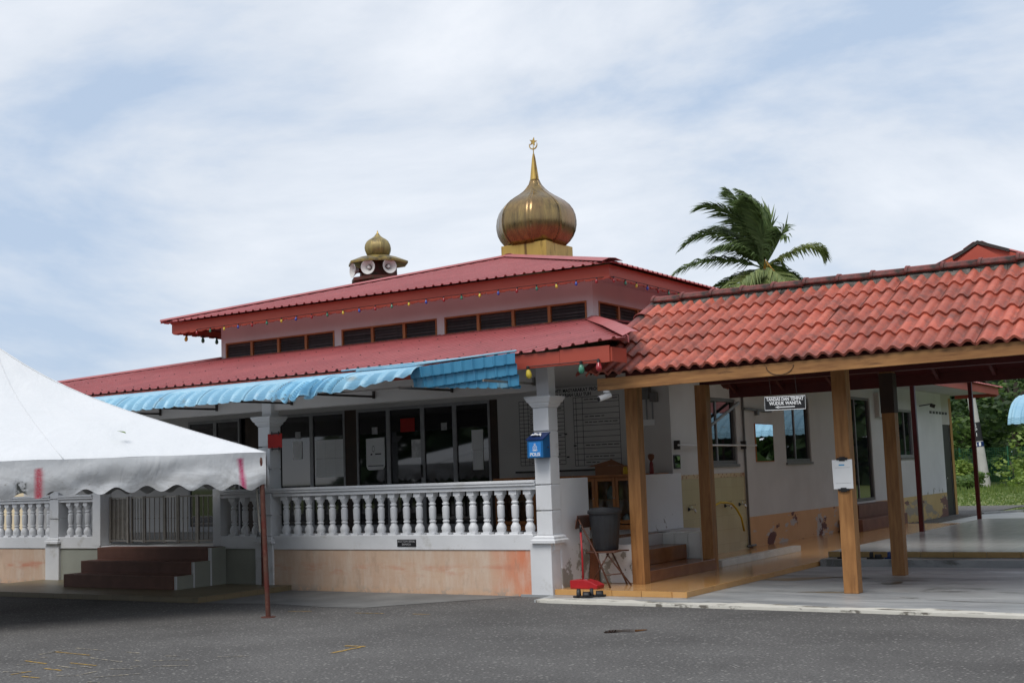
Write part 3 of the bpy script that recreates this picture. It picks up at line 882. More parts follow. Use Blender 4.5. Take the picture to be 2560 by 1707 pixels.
def louvre_x(a, b, yface):
    w = b - a
    f = MB().box(a, a + 0.03, yface - 0.012, yface + 0.07, WZ0, WZ1).box(b - 0.03, b, yface - 0.012, yface + 0.07, WZ0, WZ1)
    f.box(a + 0.03, b - 0.03, yface - 0.012, yface + 0.07, WZ1 - 0.028, WZ1).box(a + 0.03, b - 0.03, yface - 0.012, yface + 0.07, WZ0, WZ0 + 0.012)
    fo = f.build('louvre_window', MT['frame_wood'], mosque)
    for i in range(5):
        inst('louvre_blade', blade_me, ((a + b) / 2, yface + 0.045, WZ0 + 0.040 + i * 0.053), fo, (random.uniform(-0.05, 0.05), 0, 0), (w - 0.062, 1, 1))
def louvre_y(a, b, xface):
    w = b - a
    f = MB().box(xface - 0.07, xface + 0.012, a, a + 0.03, WZ0, WZ1).box(xface - 0.07, xface + 0.012, b - 0.03, b, WZ0, WZ1)
    f.box(xface - 0.07, xface + 0.012, a + 0.03, b - 0.03, WZ1 - 0.028, WZ1).box(xface - 0.07, xface + 0.012, a + 0.03, b - 0.03, WZ0, WZ0 + 0.012)
    fo = f.build('louvre_window', MT['frame_wood'], mosque)
    for i in range(5):
        inst('louvre_blade', blade_me, (xface - 0.045, (a + b) / 2, WZ0 + 0.040 + i * 0.053), fo, (0, 0, PI / 2), (w - 0.062, 1, 1))
for a, b, n in banks:
    for i in range(n):
        louvre_x(a + (b - a) * i / n, a + (b - a) * (i + 1) / n, YC)
for i in range(4):
    louvre_y(18.39 + i * 0.7275, 18.39 + (i + 1) * 0.7275, XR)
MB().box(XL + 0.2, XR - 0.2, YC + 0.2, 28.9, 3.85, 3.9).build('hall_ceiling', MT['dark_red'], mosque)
# upper roof with notched fascia
def fascia_x(x0, x1, y, z0, z1, pitch=0.235):
    poly = [(x0, z1)]
    n = int((x1 - x0) / pitch)
    p = (x1 - x0) / n
    for i in range(n):
        a = x0 + i * p
        poly += [(a, z0 + 0.022), (a + p * 0.10, z0 + 0.020), (a + p * 0.14, z0), (a + p * 0.60, z0), (a + p * 0.66, z0 + 0.010), (a + p * 0.95, z0 + 0.012)]
    poly += [(x1, z0 + 0.02), (x1, z1)]
    return poly
MB().prism(fascia_x(-19.20, -9.21, 0, 4.655, 4.885), lambda u, v, w: (u, w, v), 17.5, 17.525).build('fascia_board', MT['fascia_red'], mosque)
MB().prism(fascia_x(17.53, 29.6, 0, 4.655, 4.885), lambda u, v, w: (w, u, v), -9.235, -9.21).build('fascia_board', MT['fascia_red'], mosque)
MB().prism(fascia_x(17.53, 29.6, 0, 4.655, 4.885), lambda u, v, w: (w, u, v), -19.20, -19.175).build('fascia_board', MT['fascia_red'], mosque)
MB().box(-19.17, -9.24, 17.53, YC - 0.002, 4.80, 4.815).build('eave_soffit', MT['soffit'], mosque)
MB().box(XR + 0.002, -9.24, YC, 29.0, 4.80, 4.815).build('eave_soffit', MT['soffit'], mosque)
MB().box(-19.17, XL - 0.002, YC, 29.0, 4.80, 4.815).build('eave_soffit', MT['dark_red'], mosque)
UX0, UX1, UY0, UY1 = -19.36, -9.06, 17.34, 29.76
half = (UX1 - UX0) / 2
UR = 1.375
corrugated('roof_slope', (UX0, UY0), (1, 0), UX1 - UX0, (0, 1), half, 4.885, UR, half, half, 0.185, MT['sheet_red'], mosque, ribh=0.026)
corrugated('roof_slope', (UX1, UY0), (0, 1), UY1 - UY0, (-1, 0), half, 4.885, UR, half, UY1 - UY0 - half, 0.185, MT['sheet_red'], mosque, ribh=0.026)
corrugated('roof_slope', (UX1, UY1), (-1, 0), UX1 - UX0, (0, -1), half, 4.885, UR, half, half, 0.185, MT['sheet_red'], mosque, ribh=0.026)
corrugated('roof_slope', (UX0, UY1), (0, -1), UY1 - UY0, (1, 0), half, 4.885, UR, half, UY1 - UY0 - half, 0.185, MT['sheet_red'], mosque, ribh=0.026)
UXM = (UX0 + UX1) / 2
for a in ((UX0, UY0), (UX1, UY0), (UX0, UY1), (UX1, UY1)):
    yr = UY0 + half if a[1] == UY0 else UY1 - half
    capstrip('hip_cap', [(a[0], a[1], 4.93), ((a[0] + UXM) / 2, (a[1] + yr) / 2, 4.93 + UR / 2), (UXM, yr, 4.93 + UR)], 0.17, MT['sheet_red'], mosque)
capstrip('ridge_cap', [(UXM, UY0 + half - 0.1, 4.93 + UR), (UXM, UY1 - half + 0.1, 4.93 + UR)], 0.17, MT['sheet_red'], mosque)

# hall front wall behind the veranda, sliding doors
YW = 19.05
mb = MB().box(-12.44, -9.0, YW, YW + 0.15, FL, 3.12).box(-26, -20.4, YW, YW + 0.15, FL, 3.12).box(-20.4, -12.44, YW, YW + 0.15, 2.98, 3.12)
mb.build('hall_wall', MT['grey_wall'], mosque)
MB().box(-16.03, -15.73, YW - 0.01, YW + 0.12, FL, 2.98).build('door_pier', MT['dark_timber'], mosque)
MB().box(-12.60, -12.44, YW - 0.01, YW + 0.12, FL, 2.98).build('door_pier', MT['dark_timber'], mosque)
MB().box(-18.72, -18.02, YW - 0.01, YW + 0.12, FL, 2.98).build('door_pier', MT['dark_timber'], mosque)
def sliding(x0, x1, wd=0.045):
    mb = MB().box(x0, x0 + wd, YW - 0.02, YW + 0.04, FL, 2.98).box(x1 - wd, x1, YW - 0.02, YW + 0.04, FL, 2.98)
    mb.box(x0 + wd, x1 - wd, YW - 0.02, YW + 0.04, 2.92, 2.98).box(x0 + wd, x1 - wd, YW - 0.02, YW + 0.04, FL, FL + 0.11)
    d = mb.build('sliding_door', MT['alu'], mosque)
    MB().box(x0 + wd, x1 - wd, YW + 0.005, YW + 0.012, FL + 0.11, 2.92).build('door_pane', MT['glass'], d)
    return d
for a, b in ((-17.78, -16.90), (-16.90, -16.03), (-15.73, -14.95), (-14.95, -14.13), (-14.13, -13.39), (-13.39, -12.60), (-20.4, -19.6), (-19.6, -18.88)):
    d = sliding(a, b)
    if abs(a + 14.95) < 0.01:
        MB().bar((-14.16, YW - 0.035, 1.62), (-14.16, YW - 0.035, 1.86), 0.02, 0.03).build('door_handle', MT['black'], d)
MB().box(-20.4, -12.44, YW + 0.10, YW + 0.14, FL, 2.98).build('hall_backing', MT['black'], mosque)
# side steps: risers facing +X, front stringer wall, white tiled end wall
st = MB().box(-8.60, -7.67, 15.37, 17.60, 0.099, 0.255).build('side_steps', MT['step_brown'], mosque, bevel=0.006)
MB().box(-8.60, -8.145, 15.37, 17.60, 0.257, 0.473).build('step', MT['step_brown'], st, bevel=0.006)
MB().box(-8.96, -8.60, 15.37, 17.60, 0.30, 0.648).build('step', MT['step_brown'], st, bevel=0.006)
MB().box(-8.495, -7.82, 15.24, 15.365, 0.099, 0.615).build('stringer_wall', MT['white_flake'], mosque, bevel=0.008)
wt = MB().box(-8.80, -7.94, 17.67, 17.9, 0.10, 0.64).build('tiled_end_wall', MT['white_tile'], mosque)
wt_me = MB().box(-0.098, 0.098, -0.006, 0.006, -0.19, 0.19).mesh('wall_tile'); wt_me.materials.append(MT['white_tile'])
for i, x in enumerate((-8.47, -8.25, -8.04)):
    inst('wall_tile', wt_me, (x, 17.662, 0.45), wt)
MB().box(-9.0, -8.85, 17.72, 19.05, 0.64, 1.535).build('side_parapet', MT['white_flake2'], mosque, bevel=0.01)
# front steps and landing
fs = MB().box(-17.0, -14.48, 13.2, 13.56, 0.079, 0.282).build('front_steps', MT['step_red'], mosque, bevel=0.006)
MB().box(-17.02, -14.49, 13.55, 13.91, 0.079, 0.466).build('step', MT['step_red'], fs, bevel=0.006)
MB().box(-17.05, -14.50, 13.90, 14.24, 0.079, 0.655).build('step', MT['step_red'], fs, bevel=0.006)
for x0, x1, y0, y1, z1 in ((-14.478, -14.45, 13.21, 13.56, 0.275), (-14.488, -14.45, 13.561, 13.91, 0.46), (-14.498, -14.45, 13.911, 14.245, 0.65)):
    MB().box(x0, x1, y0 + 0.03, y1, 0.079, z1).build('step_cheek', MT['greenwall'], fs)
    MB().box(x0, x1 + 0.004, y0, y0 + 0.028, 0.079, z1).build('cheek_edge', MT['white'], fs)
MB().box(-18.9, -13.1, 12.38, 14.255, 0.004, 0.079).build('landing', MT['landing'], mosque)

# dome
DC = (-14.18, 23.56)
dm = MB().box(DC[0] - 0.58, DC[0] + 0.58, DC[1] - 0.58, DC[1] + 0.58, 5.95, 6.63).build('dome_base', MT['gold'], mosque, bevel=0.008)
dprof = [(0.64, 6.62), (0.74, 6.71), (0.815, 6.81), (0.868, 6.93), (0.893, 7.06), (0.895, 7.16), (0.875, 7.30), (0.83, 7.42), (0.755, 7.53), (0.655, 7.62), (0.535, 7.70), (0.42, 7.77), (0.315, 7.845), (0.225, 7.93), (0.155, 8.02), (0.118, 8.09), (0.10, 8.14)]
NG = 8
seam0 = -1.197
def gore(g, prof, c, n, a0, bulge=0.25):
    mb = MB()
    da = 2 * PI / n
    cols = 8
    rows = []
    for (r_, z) in prof:
        row = []
        for k in range(cols + 1):
            q = k / cols
            a = a0 + (g + q) * da
            flat = r_ * math.cos(da / 2) / math.cos((q - 0.5) * da)
            rr = r_ * bulge + flat * (1 - bulge)
            e_ = 1.0 + (0.012 if k in (0, cols) else 0.0)
            row.append((c[0] + rr * e_ * math.cos(a), c[1] + rr * e_ * math.sin(a), z))
        rows.append(row)
    b = len(mb.v)
    for row in rows: mb.v += row
    for i in range(len(rows) - 1):
        for k in range(cols):
            a = b + i * (cols + 1) + k
            mb.f.append((a, a + 1, a + cols + 2, a + cols + 1))
    return mb
for g in range(NG):
    gore(g, dprof, DC, NG, seam0).build('dome_panel', MT['brass'], dm, smooth=True, auto=50, solid=0.01)
for g in range(NG):
    a = seam0 + g * 2 * PI / NG
    MB().tube([(DC[0] + (r_ * 1.008) * math.cos(a), DC[1] + (r_ * 1.008) * math.sin(a), z) for r_, z in dprof], 0.009, 6).build('dome_seam', MT['brass'], dm, smooth=True)
MB().lathe([(0.108, 8.12), (0.10, 8.16), (0.07, 8.40), (0.04, 8.64), (0.022, 8.73), (0.0195, 8.745)], 16, (*DC, 0)).build('spire', MT['gold'], dm, smooth=True)
fin = MB().tube([(*DC, 8.70), (*DC, 8.90)], 0.011, 8)
# crescent with star, facing the yard
def crest(mb, cx, cz, y0, y1, Ro, ri, off, a0, a1, n=26):
    poly = []
    for k in range(n + 1):
        a = a0 + (a1 - a0) * k / n
        poly.append((cx + Ro * math.cos(a), cz + Ro * math.sin(a)))
    for k in range(n + 1):
        a = a1 + (a0 - a1) * k / n
        w = ri + (Ro - ri) * (1 - math.cos((k / n - 0.5) * PI) ** 0.8) if True else ri
        poly.append((cx + w * 0.998 * math.cos(a), cz + w * 0.998 * math.sin(a)))
    for k in range(n):
        a, b, c_, d_ = poly[k], poly[k + 1], poly[2 * n + 1 - k - 1], poly[2 * n + 1 - k]
        mb.hexa([(a[0], y0, a[1]), (b[0], y0, b[1]), (b[0], y1, b[1]), (a[0], y1, a[1]), (d_[0], y0, d_[1]), (c_[0], y0, c_[1]), (c_[0], y1, c_[1]), (d_[0], y1, d_[1])])
crest(fin, DC[0], 8.945, DC[1] - 0.012, DC[1] + 0.012, 0.105, 0.078, 0, R(155), R(385))
star = []
for k in range(10):
    a = PI / 2 + k * PI / 5 - 0.25
    r_ = 0.105 if k % 2 == 0 else 0.042
    star.append((DC[0] + r_ * math.cos(a), 9.02 + r_ * math.sin(a)))
fin.prism(star, lambda u, v, w: (u, w, v), DC[1] - 0.01, DC[1] + 0.01)
fin.tube([(*DC, 8.84), (*DC, 9.0)], 0.008, 6)
fo = fin.build('crescent_and_star', MT['gold'], dm)

# ================================================================== loudspeaker minaret behind the roof
MC = (-22.2, 28.0)
mn = thing('minaret', 'small maroon loudspeaker turret with tarnished onion dome rising behind the red roof', 'minaret', (*MC, 0))
MB().lathe([(0.66, 0.0), (0.66, 7.22), (0.80, 7.24), (0.80, 7.33), (0.56, 7.34), (0.54, 7.80)], 8, (*MC, 0), PI / 8).build('turret_shaft', MT['maroon'], mn)
MB().lathe([(0.86, 7.735), (0.885, 7.74), (0.885, 7.80), (0.52, 7.95), (0.34, 7.99)], 8, (*MC, 0), PI / 8).build('turret_roof', MT['mossy'], mn)
mp = [(0.28, 7.96), (0.345, 8.05), (0.38, 8.14), (0.392, 8.22), (0.375, 8.31), (0.325, 8.40), (0.25, 8.465), (0.165, 8.515), (0.10, 8.565), (0.065, 8.61), (0.045, 8.64)]
for g in range(8):
    gore(g, mp, MC, 8, 0.2).build('dome_panel', MT['brass_old'], mn, smooth=True, auto=50, solid=0.006)
MB().lathe([(0.045, 8.63), (0.02, 8.69), (0.004, 8.75)], 8, (*MC, 0)).build('finial', MT['gold'], mn)
def speaker(az, z, label):
    d = Vector((math.cos(az), math.sin(az), 0))
    p = Vector((MC[0], MC[1], z)) + d * 0.52
    t_ = thing('loudspeaker', label, 'loudspeaker', tuple(p), 'horn loudspeakers on the turret')
    M4 = Matrix.Translation(p) @ d.to_track_quat('Z', 'Y').to_matrix().to_4x4()
    def lat(prof, n=24):
        mb = MB().lathe(prof, n, cap0=False, cap1=False)
        mb.v = [tuple(M4 @ Vector(v)) for v in mb.v]
        return mb
    lat([(0.05, 0.0), (0.055, 0.08), (0.08, 0.15), (0.115, 0.20), (0.17, 0.25), (0.203, 0.275), (0.208, 0.285)]).build('horn', MT['horn'], t_, smooth=True, solid=0.008)
    lat([(0.002, -0.02), (0.07, -0.015), (0.07, 0.12), (0.002, 0.125)]).build('driver', MT['maroon'], t_, smooth=True, auto=40)
    lat([(0.002, 0.24), (0.035, 0.235), (0.045, 0.20), (0.045, 0.10), (0.002, 0.10)]).build('horn_plug', MT['horn'], t_, smooth=True, auto=40)
speaker(R(-118), 7.54, 'leftmost horn of the turret, turned side on with its pale rim edge on')
speaker(R(-73), 7.56, 'pale horn loudspeaker in the middle of the turret, facing the yard')
speaker(R(-28), 7.58, 'pale horn loudspeaker on the right of the turret above the red roof')

# ================================================================== festoon lights
names = ['red', 'green', 'yellow', 'blue']
bulb_mb = MB().lathe([(0.004, -0.115), (0.02, -0.108), (0.030, -0.09), (0.032, -0.07), (0.026, -0.045), (0.016, -0.022), (0.014, -0.012)], 12)
bulb_me = {}
for nme in names:
    me = bulb_mb.mesh('bulb'); me.materials.append(BULB[nme])
    me.polygons.foreach_set('use_smooth', [True] * len(me.polygons)); bulb_me[nme] = me
sock_me = MB().lathe([(0.016, -0.03), (0.018, 0.01), (0.008, 0.02)], 8).mesh('socket'); sock_me.materials.append(MT['black'])
def festoon(label, pts, cols, scale=1.0, group=None):
    f = thing('festoon_light_string', label, 'string lights', pts[0], group)
    cab = []
    for i, p in enumerate(pts):
        cab.append((p[0], p[1], p[2] + 0.012))
        if i + 1 < len(pts):
            q = pts[i + 1]
            cab.append(((p[0] + q[0]) / 2, (p[1] + q[1]) / 2, (p[2] + q[2]) / 2 + 0.012))
    MB().tube(cab, 0.006, 5).build('cable', MT['black'], f)
    for p, c in zip(pts, cols):
        tilt = (random.uniform(-0.15, 0.15), random.uniform(-0.15, 0.15), 0)
        inst('bulb', bulb_me[c], p, f, tilt, (scale,) * 3)
        inst('socket', sock_me, p, f, tilt, (scale,) * 3)
pts, cs = [], []
for i in range(25):
    x = -18.45 + i * (9.03 / 24)
    pts.append((x, 17.46, 4.675 + 0.02 * math.sin(i * 0.13)))
    cs.append(names[i % 4])
for i in range(9):
    pts.append((-9.17, 17.56 + i * 0.405, 4.675)); cs.append(names[(25 + i - 1) % 4])
festoon('string of small coloured bulbs along the upper red fascia', pts, cs, 0.72)
festoon('three bulbs hanging below the left end of the upper fascia', [(-19.1, 17.8, 4.66), (-19.1, 18.24, 4.66), (-19.1, 18.63, 4.66)], ['yellow', 'green', 'green'], 1.15)
festoon('yellow, green and red bulbs hanging from the lower fascia beside the tiled roof', [(-8.49, 13.76, 2.975), (-7.70, 13.76, 2.98), (-7.45, 13.76, 2.985)], ['yellow', 'green', 'red'], 1.25)

# ================================================================== blue awning on the facade
aw = thing('awning', 'sky blue ribbed metal awning along the veranda eave, dented with a bent flap', 'awning', (-13.5, 13.6, 2.8))
aprof = [(13.73, 3.125), (13.62, 3.105), (13.50, 3.075), (13.40, 3.045), (13.31, 3.01), (13.23, 2.97), (13.16, 2.925), (13.10, 2.875), (13.06, 2.825), (13.035, 2.775)]
def aw_panel(x0, x1, mt, warp=None, npt=11, crimp=0.010, pitch=0.23):
    mb = MB()
    n = max(6, int((x1 - x0) / 0.023))
    # resample the profile for crimps
    prof = []
    for i in range(len(aprof) - 1):
        for q in range(6):
            s = q / 6
            prof.append((aprof[i][0] + (aprof[i + 1][0] - aprof[i][0]) * s, aprof[i][1] + (aprof[i + 1][1] - aprof[i][1]) * s, (i + s) / (len(aprof) - 1)))
    prof.append((*aprof[-1], 1.0))
    def fn(u, v):
        x = x0 + (x1 - x0) * u
        j = min(int(v * (len(prof) - 1) + 1e-6), len(prof) - 1)
        y, z, s = prof[j]
        ph = ((x + 30) / pitch) % 1.0
        rib = 0.030 * max(0.0, 1 - abs(ph - 0.5) * 5) * min(1, max(0, s - 0.22) * 4)
        cr = crimp * (1.3 if j % 3 == 0 else -0.7) * (1 if s > 0.40 and rib < 0.010 else 0)
        p = Vector((x, y - 0.6 * rib - 0.6 * cr, z + 0.8 * rib + 0.6 * cr))
        p.y += -0.005 * rk2[int(x * 13) % 40] * s
        p.z += 0.007 * rk2[int(x * 9) % 40] * (1 if s > 0.95 else 0)
        if warp:
            p = warp(p, u, s)
        return p
    return mb.grid(fn, n, len(prof) - 1).build('awning_panel', mt, aw, smooth=True, auto=35, fix=False, solid=0.004)
rk2 = [random.uniform(-1, 1) for _ in range(40)]
x = -20.2
while x < -12.3:
    x2 = min(x + 0.92, -12.28)
    aw_panel(x, x2 - 0.004, MT['awn'])
    x = x2
def buckle(p, u, s):
    p.y -= 0.10 * math.sin(u * PI) * s
    p.z -= 0.05 * s * math.sin(u * PI) + 0.03 * s * math.sin(u * 19)
    p.x += 0.05 * s * math.sin(u * 9 + s * 4)
    return p
aw_panel(-12.28, -11.62, MT['awn_dirty'], buckle, crimp=0.02, pitch=0.17)
def buckle2(p, u, s):
    p.x -= 0.10 * s * (1 - u)
    p.y += 0.06 * s * math.sin(u * 7)
    p.z -= 0.035 * s * math.sin(u * 5 + 1)
    return p
aw_panel(-11.60, -11.22, MT['awn_dirty'], buckle2, crimp=0.02, pitch=0.19)
def cutup(p, u, s):
    # this sheet is torn: its hem climbs towards the flap
    k = 0.10 + 0.9 * (u ** 1.2)
    y, z = p.y, p.z
    keep = 1 - 0.55 * u
    p.y = 13.73 + (y - 13.73) * keep
    p.z = 3.14 + (z - 3.14) * keep + 0.012 * math.sin(u * 40) * (s > 0.95)
    return p
aw_panel(-11.20, -10.12, MT['awn'], cutup)
# bent flap of tile-profile sheet
def flap(u, v):
    x = -10.28 + u * 1.72
    top = 3.095 + 0.075 * u
    bot = 2.835 - 0.13 * u
    z = top + (bot - top) * v
    row = (v * (1.8 + 1.5 * u))
    fr_ = row - math.floor(row)
    ph = (u * 1.72 / 0.17) % 1.0
    y = 13.60 + 0.13 * v - 0.040 * fr_ - 0.035 * max(0, 1 - abs(ph - 0.12) * 6)
    return (x, y, z + 0.02 * (max(0, 1 - abs(ph - 0.12) * 5)) * (1 if v > 0.97 else 0))
MB().grid(flap, 120, 60).build('bent_flap', MT['awn_dark'], aw, fix=False, solid=0.004)
MB().tube([(-11.3, 13.70, 3.142), (-10.3, 13.62, 3.135), (-8.56, 13.60, 3.192)], 0.014, 8).build('top_rail', MT['awn'], aw, smooth=True)
MB().tube([(-11.6, 13.735, 3.165), (-9.4, 13.735, 3.18)], 0.012, 8).build('top_rail', MT['awn'], aw, smooth=True)
for x in (-16.0, -14.7, -13.1, -11.5, -10.1, -8.75):
    z = 2.83
    MB().bar((x, 13.10, z - 0.03), (x, 14.32, z - 0.02), 0.025, 0.03).bar((x, 14.32, z - 0.05), (x, 14.32, z + 0.06), 0.03, 0.03).build('bracket_arm', MT['dark_metal'] if x < -9 else MT['steel'], aw)
MB().bar((-18, 13.12, 2.815), (-9.9, 13.12, 2.80), 0.02, 0.02).build('front_bar', MT['dark_metal'], aw)

# ================================================================== folding gate
gt = thing('folding_gate', 'closed folding steel gate at the head of the front steps', 'gate', (-16.05, 14.4, FL))
def gpanel(x0, x1, y0, y1, sheet=False):
    a, b = Vector((x0, y0, 0)), Vector((x1, y1, 0))
    mb = MB()
    for p in (a, b):
        mb.bar((p.x, p.y, 0.70), (p.x, p.y, 1.47), 0.035, 0.035)
    mb.bar((a.x, a.y, 0.735), (b.x, b.y, 0.735), 0.025, 0.025).bar((a.x, a.y, 1.45), (b.x, b.y, 1.45), 0.025, 0.025)
    g = mb.build('gate_leaf', MT['gate_steel'], gt)
    n = 3
    for i in range(1, n + 1):
        p = a.lerp(b, i / (n + 1))
        MB().tube([(p.x, p.y, 0.735), (p.x, p.y, 1.45)], 0.009, 6).lathe([(0.002, 1.08), (0.018, 1.10), (0.002, 1.12)], 6, (p.x, p.y, 0)).build('bar', MT['gate_steel'], g)
    if sheet:
        MB().hexa([(a.x, a.y + 0.02, 0.76), (b.x, b.y + 0.02, 0.76), (b.x, b.y + 0.025, 0.76), (a.x, a.y + 0.025, 0.76), (a.x, a.y + 0.02, 1.43), (b.x, b.y + 0.02, 1.43), (b.x, b.y + 0.025, 1.43), (a.x, a.y + 0.025, 1.43)]).build('sheet', MT['gate_steel'], g)
gx = [-17.34, -16.86, -16.80, -16.40, -16.02, -15.64, -15.27, -15.22, -14.78]
gpanel(-17.34, -16.88, 14.42, 14.40, True)
gpanel(-16.83, -16.45, 14.44, 14.36)
gpanel(-16.43, -16.05, 14.36, 14.44)
gpanel(-16.03, -15.65, 14.44, 14.36)
gpanel(-15.63, -15.27, 14.36, 14.42)
gpanel(-15.24, -14.78, 14.42, 14.42)

# ================================================================== tent
A = Vector((-10.80, 11.33)); U1 = Vector((-0.641, -0.768)); U2 = Vector((-0.690, 0.724))
TL, TD = 7.0, 3.8
tent = thing('tent', 'dirty white peaked canopy tent with scalloped valance and red spray marks', 'tent', (A.x, A.y, 0))
ZE = 1.985; ZP = 3.56
ctr = Vector((-14.62, 10.25))
cor = [A, A + U1 * TL, Vector((-21.6, 11.1)), A + U2 * TD]  # unseen rear left corner pulled out so the roof shades the front steps
def hgt(t):
    return ZE + (ZP - ZE) * (0.75 * t + 0.25 * t ** 4)
mb = MB()
for k in range(4):
    a, b = cor[k], cor[(k + 1) % 4]
    def fn(u, v, a=a, b=b):
        e_ = a.lerp(b, u)
        p = e_.lerp(ctr, v)
        wr = 0.012 * math.sin(u * 37 + k) * (1 - v) * (0.3 + v) + 0.02 * math.sin(u * 11) * v * (1 - v)
        sag = -0.05 * math.sin(u * PI) * (1 - v) ** 3
        return (p.x, p.y, hgt(v) + wr + sag * 0.4)
    mb.grid(fn, 40, 24)
roof_o = mb.build('tent_roof', MT['canvas'], tent, smooth=True, fix=False)
# valance as a fine sheet
def val(a, b, seed, nrm):
    L = (b - a).length
    mb = MB()
    n = int(L / 0.028)
    rr = random.Random(seed); ph = [rr.uniform(0, 6.28) for _ in range(5)]
    def fn(u, v):
        s = u * L
        zt_ = ZE - 0.05 * math.sin(u * PI) * 0.4
        zb_ = 1.572 + 0.038 * math.sin(s * 2 * PI / 0.345 + 1.2) + 0.02 * math.sin(s * 1.7 + ph[0])
        z = zt_ + (zb_ - zt_) * v
        p = a.lerp(b, u)
        off = (0.025 * math.sin(s * 3.3 + ph[1] + v * 1.5) + 0.014 * math.sin(s * 8 - v * 5 + ph[2])) * v
        off += 0.02 * math.sin((s * 2.2 + z * 9) + ph[3]) * math.sin(v * PI)
        p = p + nrm * (off + 0.004)
        return (p.x, p.y, z)
    mb.grid(fn, n, 16)
    o = mb.build('valance', MT['canvas'], tent, smooth=True, fix=False)
    return o
for k in range(4):
    a, b = cor[k], cor[(k + 1) % 4]
    d = (b - a).normalized(); nrm = Vector((d.y, -d.x))
    if (ctr - a).dot(nrm) > 0: nrm = -nrm
    o = val(a, b, 20 + k, nrm)
    if k == 0:
        ca = o.data.color_attributes.new('spray', 'FLOAT_COLOR', 'POINT')
        for i, vtx in enumerate(o.data.vertices):
            s = (Vector((vtx.co.x, vtx.co.y)) - A).dot(U1); z = vtx.co.z
            r1 = max(0, 1 - (abs(s - 2.60) / 0.058) ** 2) * (1 if z < 1.86 else 0)
            r2 = max(0, 1 - (abs(s - 0.29 - (z - 1.75) * 0.10) / 0.042) ** 2) * (1 if 1.5 < z < 1.93 else 0)
            b_ = 1.0 if abs(s - 2.79) < 0.06 and z < 1.71 else 0.0
            ca.data[i].color = (r1, r2, b_, 1)
for k in range(4):
    a, b = cor[k], cor[(k + 1) % 4]
    for q in (0.0, 0.333, 0.667):
        pts_ = []
        for i in range(13):
            v = i / 12 * 0.98
            p = a.lerp(b, q).lerp(ctr, v)
            wr = 0.012 * math.sin(q * 37 + k) * (1 - v) * (0.3 + v) + 0.02 * math.sin(q * 11) * v * (1 - v)
            pts_.append((p.x, p.y, hgt(v) + wr - 0.05 * math.sin(q * PI) * (1 - v) ** 3 * 0.4 + 0.002))
        MB().tube(pts_, 0.006, 5).build('seam', MT['canvas'], tent, smooth=True)
def tpole(p, lean=(0, 0)):
    q = MB().tube([(p.x + lean[0], p.y + lean[1], 0.0), (p.x, p.y, 1.97)], 0.03, 10).lathe([(0.09, 0.0), (0.09, 0.008), (0.03, 0.01)], 12, (p.x + lean[0], p.y + lean[1], 0))
    return q.build('tent_pole', MT['rust_red'], tent, smooth=True, auto=40)
for k, c in enumerate(cor):
    tpole(c + (ctr - c).normalized() * 0.07, (0.06, 0.03) if k == 0 else (0, 0))
for k in range(4):
    a, b = cor[k] + (ctr - cor[k]).normalized() * 0.07, cor[(k + 1) % 4] + (ctr - cor[(k + 1) % 4]).normalized() * 0.07
    MB().tube([(a.x, a.y, 1.94), (b.x, b.y, 1.94)], 0.02, 8).build('eave_rail', MT['rust_red'], tent, smooth=True)
MB().tube([(cor[0].x - 0.03, cor[0].y, 1.62), (cor[0].x - 0.28, cor[0].y - 0.24, 1.92)], 0.015, 6).build('corner_brace', MT['dark_metal'], tent)
MB().tube([(cor[0].x - 0.13, cor[0].y + 0.02, 1.02), (cor[0].x - 0.16, cor[0].y - 0.0, 1.55)], 0.012, 6).build('hanging_rod', MT['steel'], tent)
MB().lathe([(0.05, ZP - 0.03), (0.03, ZP + 0.05), (0.02, ZP + 0.12), (0.003, ZP + 0.16)], 10, (ctr.x, ctr.y, 0)).build('peak_cap', MT['dark_metal'], tent)
lfm = MB().grid(lambda u, v: (-12.15 + 0.10 * u, 10.20 + 0.05 * u + 0.035 * math.sin(u * PI) * (v - 0.5) * 2, 2.295 - 0.03 * u + 0.01 * math.sin(u * PI)), 8, 2)
tag(lfm.build('fallen_leaf', MT['leaf_light'], None, fix=False, solid=0.002), 'single green leaf lying on the white tent roof', 'leaf')

# ================================================================== ITEMS BY THE COLUMN
# police letter box
pb = thing('letter_box', 'blue steel letter box lettered POLIS fixed to the near white column', 'letter box', (-8.6, 14.1, 1.8))
bx0, bx1, by0, by1 = -8.72, -8.475, 14.04, 14.225
body = [(by0, 1.815), (by1, 1.815), (by1, 2.13), (by0 + 0.03, 2.055), (by0, 2.04)]
MB().prism(body, lambda u, v, w: (w, u, v), bx0, bx1).build('box_body', MT['pbox'], pb, bevel=0.004)
MB().hexa([(bx0 - 0.012, by0 - 0.012, 2.045), (bx1 + 0.012, by0 - 0.012, 2.045), (bx1 + 0.012, by1, 2.135), (bx0 - 0.012, by1, 2.135), (bx0 - 0.012, by0 - 0.012, 2.06), (bx1 + 0.012, by0 - 0.012, 2.06), (bx1 + 0.012, by1, 2.15), (bx0 - 0.012, by1, 2.15)]).build('lid', MT['pbox_dark'], pb, bevel=0.003)
MB().box(bx0 + 0.03, bx1 - 0.03, by0 - 0.003, by0 - 0.0005, 1.83, 2.02).build('sticker', MT['pbox_face'], pb)
text('lettering', 'POLIS', 0.062, ((bx0 + bx1) / 2, by0 - 0.005, 1.858), MT['print_white'], pb, bold=0.0015)
em = MB()
cx = (bx0 + bx1) / 2
